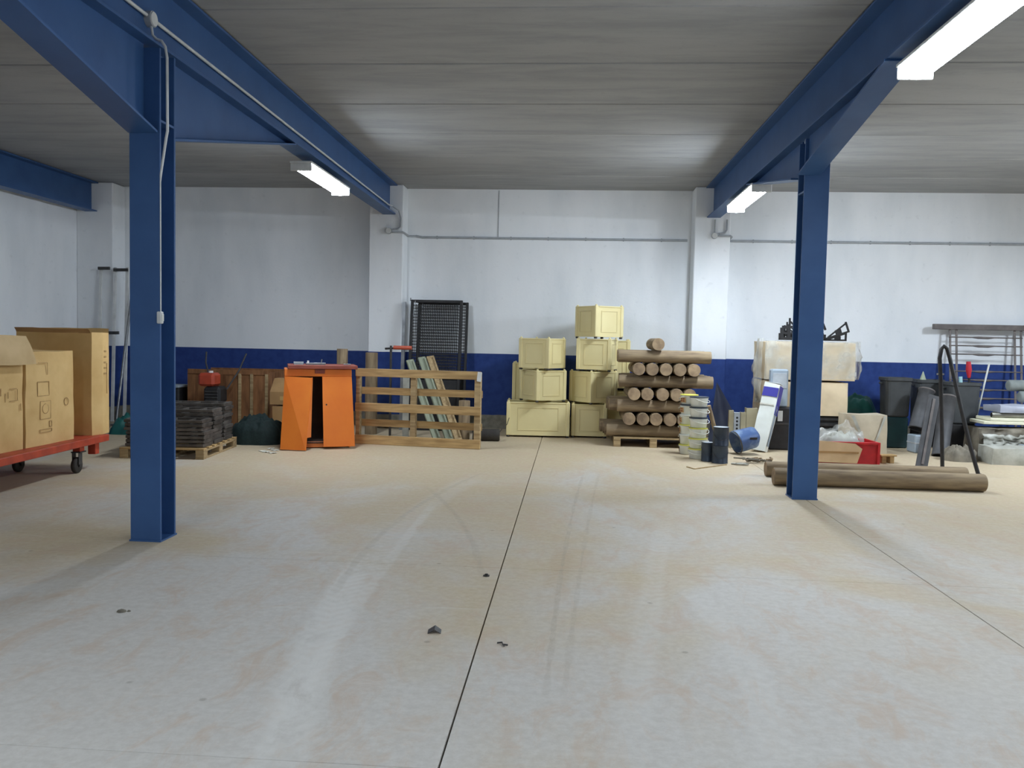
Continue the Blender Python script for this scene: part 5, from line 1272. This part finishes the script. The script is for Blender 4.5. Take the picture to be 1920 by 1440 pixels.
    # dark plank leg
    g = G(1727, 878); tp = V(1752, 742, g.y+0.32); t = thing('dark_plank', 'dark grey plank leaning behind the floor logs before the pipes', 'plank', (g.x, g.y, 0)); d = tp-Vector((g.x, g.y, 0)); zx = d.normalized(); xx = Vector((1, 0, 0)); xx = (xx-zx*xx.dot(zx)).normalized(); yx = zx.cross(xx)
    t.rotation_euler = Matrix((xx, yx, zx)).transposed().to_euler()
    MB().box((0, 0, d.length/2), (0.14, 0.03, d.length), bev=0.004).build('board', M_PIPE, t); MB().box((0, -0.02, d.length*0.5), (0.03, 0.012, d.length*0.9), bev=0.002).build('rib', M_RAIL, t)
    # bent black tube frame
    A, B = G(1767, 884), G(1835, 893); pts = [A + Vector((0, 0, 0.004))]
    Yt = (A.y+B.y)/2+0.10
    for (px, py, k) in [(1766, 800, .3), (1764, 720, .6), (1762, 672, .9), (1765, 655, 1), (1770, 649, 1), (1776, 654, 1), (1781, 672, .95), (1790, 712, .75), (1803, 770, .5), (1820, 840, .2)]:
        pts.append(V(px, py, (A.y if px < 1772 else B.y)*(1-k)+Yt*k))
    pts.append(B+Vector((0, 0, 0.004)))
    t = thing('bent_frame', 'black bent tube frame standing like an inverted V by the bins', 'frame', A)
    MB().tube([p-A for p in pts], 0.023, 10).build('tube', M_BLACK, t)
    for p in (pts[0], pts[-1]): MB().cyl(p-A+Vector((0, 0, -0.003)), p-A+Vector((0, 0, 0.03)), 0.028, n=12).build('rubber_foot', M_RUBBER, t)
    mp = pts[2]-A; mq = mp+Vector((-0.04, 0.02, 0.0)); MB().cyl(mp+Vector((-0.05, 0, 0.12)), mp+Vector((0.03, 0, 0.12)), 0.012, n=10).build('pivot_bolt', M_STEEL, t)
    # pale blue-grey box at the foot of the bins
    t = thing('pale_box', 'small pale blue-grey plastic box on the floor under the leaning pipe', 'box', (V(1720, 840, yb_).x, yb_, 0), 0.1)
    hb = zb_-0.02
    MB().box((0, 0, hb/2), (0.2, 0.24, hb), bev=0.015).build('body', M_GREYPL, t); MB().box((0, 0, hb*0.55), (0.206, 0.246, 0.03), bev=0.008).build('band', M_CANLID, t)
    # railing leaning on the wall
    Yr = 13.72
    a = V(1755, 612, Yr); o = Vector((a.x, Yr, 0)); x2 = V(1990, 612, Yr).x - o.x
    t = thing('steel_railing', 'grey-brown steel railing with wide handrail leaning on the white wall', 'railing', o)
    zr = a.z
    MB().box((x2/2, 0.10, zr), (x2, 0.09, 0.085), bev=0.006).build('handrail', M_RAIL, t)
    def px_x(px): return V(px, 650, Yr).x - o.x
    for px in (1785, 1797, 1907, 1919):
        MB().beam((px_x(px), -0.12, 0.0), (px_x(px), 0.10, zr-0.04), 0.034, 0.012, 0.002, Vector((0, 1, 0))).build('post', M_RAIL, t)
    for py in (633, 649, 665, 697, 713, 731, 747, 764):
        z = V(1850, py, Yr).z; f = z/zr; y = -0.12+0.22*f
        xa_, xb_ = px_x(1785)-0.02, px_x(1919)+0.02
        MB().tube([(xa_, y, z), (xa_+0.36, y, z+0.0), (xa_+0.45, y, z-0.004), (xa_+0.60, y, z-0.006), (xa_+0.70, y, z), (xb_, y, z)], 0.011, 8, [0.010, 0.010, 0.020, 0.020, 0.010, 0.010]).build('bar', M_RAIL, t)
build_right()

# ------------------------------------------------------------------ heap of bundles at the far end
def build_bundles():
    def P(px, py, Y): return V(px, py, Y)
    # base bundle: long white film-wrapped pack on the floor
    g = G(1862, 872); Y = g.y
    x0 = g.x; t = thing('white_pack', 'long white film-wrapped pack on the floor at the foot of the bundle heap', 'pack', (x0+0.75, Y+0.22, 0), -0.02)
    zt = V(1870, 841, Y).z
    MB().bulgy(1.5, 0.42, zt, 0.02, 10, 61, 0.008).build('body', M_TARPW, t); MB().box((-0.2, 0, zt+0.015), (0.05, 0.43, 0.004)).build('strap', M_GREYPL, t)
    # crumpled grey film heap before it
    g2 = G(1808, 867); t = thing('grey_film_heap', 'crumpled grey plastic lying on the floor beside the white pack', 'plastic sheet', (g2.x+0.02, g2.y+0.20, 0))
    MB().heap(0.46, 0.38, 0.20, 63, 26, 0.30, 0.6, 3.0).build('folds', M_TARPD, t)
    # dusty tarpaulin layer over a core
    Y2 = Y+0.72; x2 = V(1836, 820, Y2).x; z2 = V(1850, 805, Y2).z
    t = thing('dusty_tarp_roll', 'rolled dusty brown tarpaulin on the lower bundles of the heap', 'tarpaulin', (x2+0.85, Y2+0.26, 0))
    MB().bulgy(1.65, 0.5, z2, 0.03, 12, 71, 0.012).build('roll', M_TARPD, t)
    def cov(u, v):
        x = -0.86+1.7*u; k = abs(noise.noise(Vector((u*9, v*5, 3.3))))+0.6*abs(noise.noise(Vector((u*19, v*11, 7.1))))
        return Vector((x, -0.31-0.05*(1-v)-0.10*k, 0.004+(z2+0.02)*v-0.03*k*v))
    mm = MB(); mm.grid(cov, 40, 14); mm.grid(lambda u, v: cov(1-u, v)+Vector((0, 0.006, 0)), 40, 14); mm.build('crumpled_cover', M_TARPD, t)
    def cov2(u, v):
        x = -0.86+0.7*u; k = abs(noise.noise(Vector((u*7, v*6, 13.3))))
        return Vector((x, -0.37-0.05*(1-v)-0.10*k, 0.15+(z2-0.2)*v-0.05*k))
    mm = MB(); mm.grid(cov2, 24, 10); mm.grid(lambda u, v: cov2(1-u, v)+Vector((0, 0.006, 0)), 24, 10); mm.build('film_layer', M_TARPW, t)
    # cream boards
    zA = z2+0.062
    for k, (px, lab, m, dx) in enumerate([(1850, 'cream foam board on the tarpaulin roll, lower one', M_FOAM, 0), (1862, 'cream foam board on the tarpaulin roll, under the silver tubes', M_FOAM, 0.1)]):
        xx = V(px, 800, Y2).x; t = thing('foam_board', lab, 'foam board', (xx+0.65, Y2+0.3, zA+0.047*k))
        MB().box((0, 0, 0.022), (1.3, 0.42, 0.044), bev=0.006).build('board', m, t); MB().box((0.2, -0.212, 0.022), (0.04, 0.006, 0.04)).build('tape', M_TAPE, t)
    zB = zA+0.093
    xx = V(1868, 790, Y2).x
    for k in range(2):
        t = thing('silver_tube', ['silver metal tube on the foam boards, outer one', 'silver metal tube on the foam boards, beside the grey wall'][k], 'tube', (xx+0.6+0.1*k, Y2+0.14+0.16*k, zB+0.037))
        MB().lathe([(0.03, -0.6), (0.036, -0.6), (0.036, 0.6), (0.03, 0.6), (0.03, -0.6)], 18, (0, 0, 0), rot('Y', 90)).build('tube', M_SILVER, t)
        MB().cyl((-0.603, 0, 0), (-0.598, 0, 0), 0.030, n=16).build('plug', M_BLACK, t)
    # lilac-grey wrapped pack above
    zC = zB+0.076
    x3 = V(1862, 770, Y2+0.2).x; t = thing('film_pack', 'pale lilac-grey film pack lying over the silver tubes', 'pack', (x3+0.65, Y2+0.3, zC))
    zt = V(1880, 766, Y2+0.1).z-zC
    MB().bulgy(1.25, 0.46, max(0.09, zt), 0.015, 8, 81, 0.012).build('body', mat('lilac_grey_film', srgb(176, 180, 192), srgb(150, 152, 166), rough=0.4, scale=5), t)
    MB().box((-0.2, -0.236, 0.05), (0.5, 0.012, 0.03)).build('cream_edge', M_FOAM, t)
    zD = zC+max(0.09, zt)+0.045
    for k, (px, dz, dy, lab) in enumerate([(1908, 0.0, 0.0, 'grey-green fabric roll on the film pack, lower one'), (1893, 0.152, 0.10, 'grey-green fabric roll topping the bundle heap')]):
        xx = V(px, 750, Y2+0.3).x; t = thing('fabric_roll', lab, 'roll', (xx+0.55, Y2+0.28+dy, zD+0.082+dz))
        MB().lathe([(0.001, -0.55), (0.06, -0.55), (0.08, -0.53), (0.08, 0.53), (0.06, 0.55), (0.001, 0.55)], 20, (0, 0, 0), rot('Y', 90)).build('roll', M_GROLL, t)
        MB().lathe([(0.0808, -0.2), (0.0818, -0.2), (0.0818, -0.17), (0.0808, -0.17)], 20, (0, 0, 0), rot('Y', 90)).build('tie', M_TARPD, t)
build_bundles()

# ------------------------------------------------------------------ small debris on the open floor
def build_debris():
    g = G(815, 1187); t = thing('metal_offcut', 'small bent metal offcut lying on the open floor', 'metal scrap', (g.x, g.y, 0), 0.1)
    quad_panel(MB(), [(-0.036, -0.01, 0.001), (0.0, -0.012, 0.022), (0.0, 0.05, 0.024), (-0.036, 0.05, 0.001)], 0.002).build('leaf', M_DSTEEL, t)
    quad_panel(MB(), [(0.0, -0.012, 0.022), (0.032, -0.01, 0.001), (0.032, 0.05, 0.001), (0.0, 0.05, 0.024)], 0.002).build('leaf', M_DSTEEL, t)
    g = G(912, 1080); t = thing('floor_anchor', 'small dark anchor bolt head set in the floor by the joint', 'bolt', (g.x, g.y, 0))
    MB().cyl((0, 0, 0), (0, 0, 0.006), 0.022, n=6).build('nut', M_DSTEEL, t); MB().cyl((0, 0, 0.006), (0, 0, 0.014), 0.010, n=10).build('stud', M_BLACK, t)
    g = G(943, 1209); t = thing('wire_scrap', 'short twisted wire scrap on the floor beside the long joint', 'wire', (g.x, g.y, 0))
    MB().tube([(-0.03, 0.01, 0.005), (-0.005, 0.012, 0.008), (0.0, -0.01, 0.006), (0.025, -0.012, 0.005)], 0.004, 6).build('wire', M_DSTEEL, t)
    MB().tube([(0.0, -0.01, 0.006), (0.008, -0.03, 0.005)], 0.003, 6).build('barb', M_DSTEEL, t)
    g = G(228, 1147); t = thing('dirt_clod', 'small brown dirt clod on the floor near the switch column', 'debris', (g.x, g.y, 0)); MB().heap(0.05, 0.04, 0.014, 4, 8).build('clod', M_TARPD, t)
    MB().heap(0.02, 0.02, 0.008, 9, 6).build('crumb', M_TARPD, t, (0.035, 0.01, 0))
build_debris()
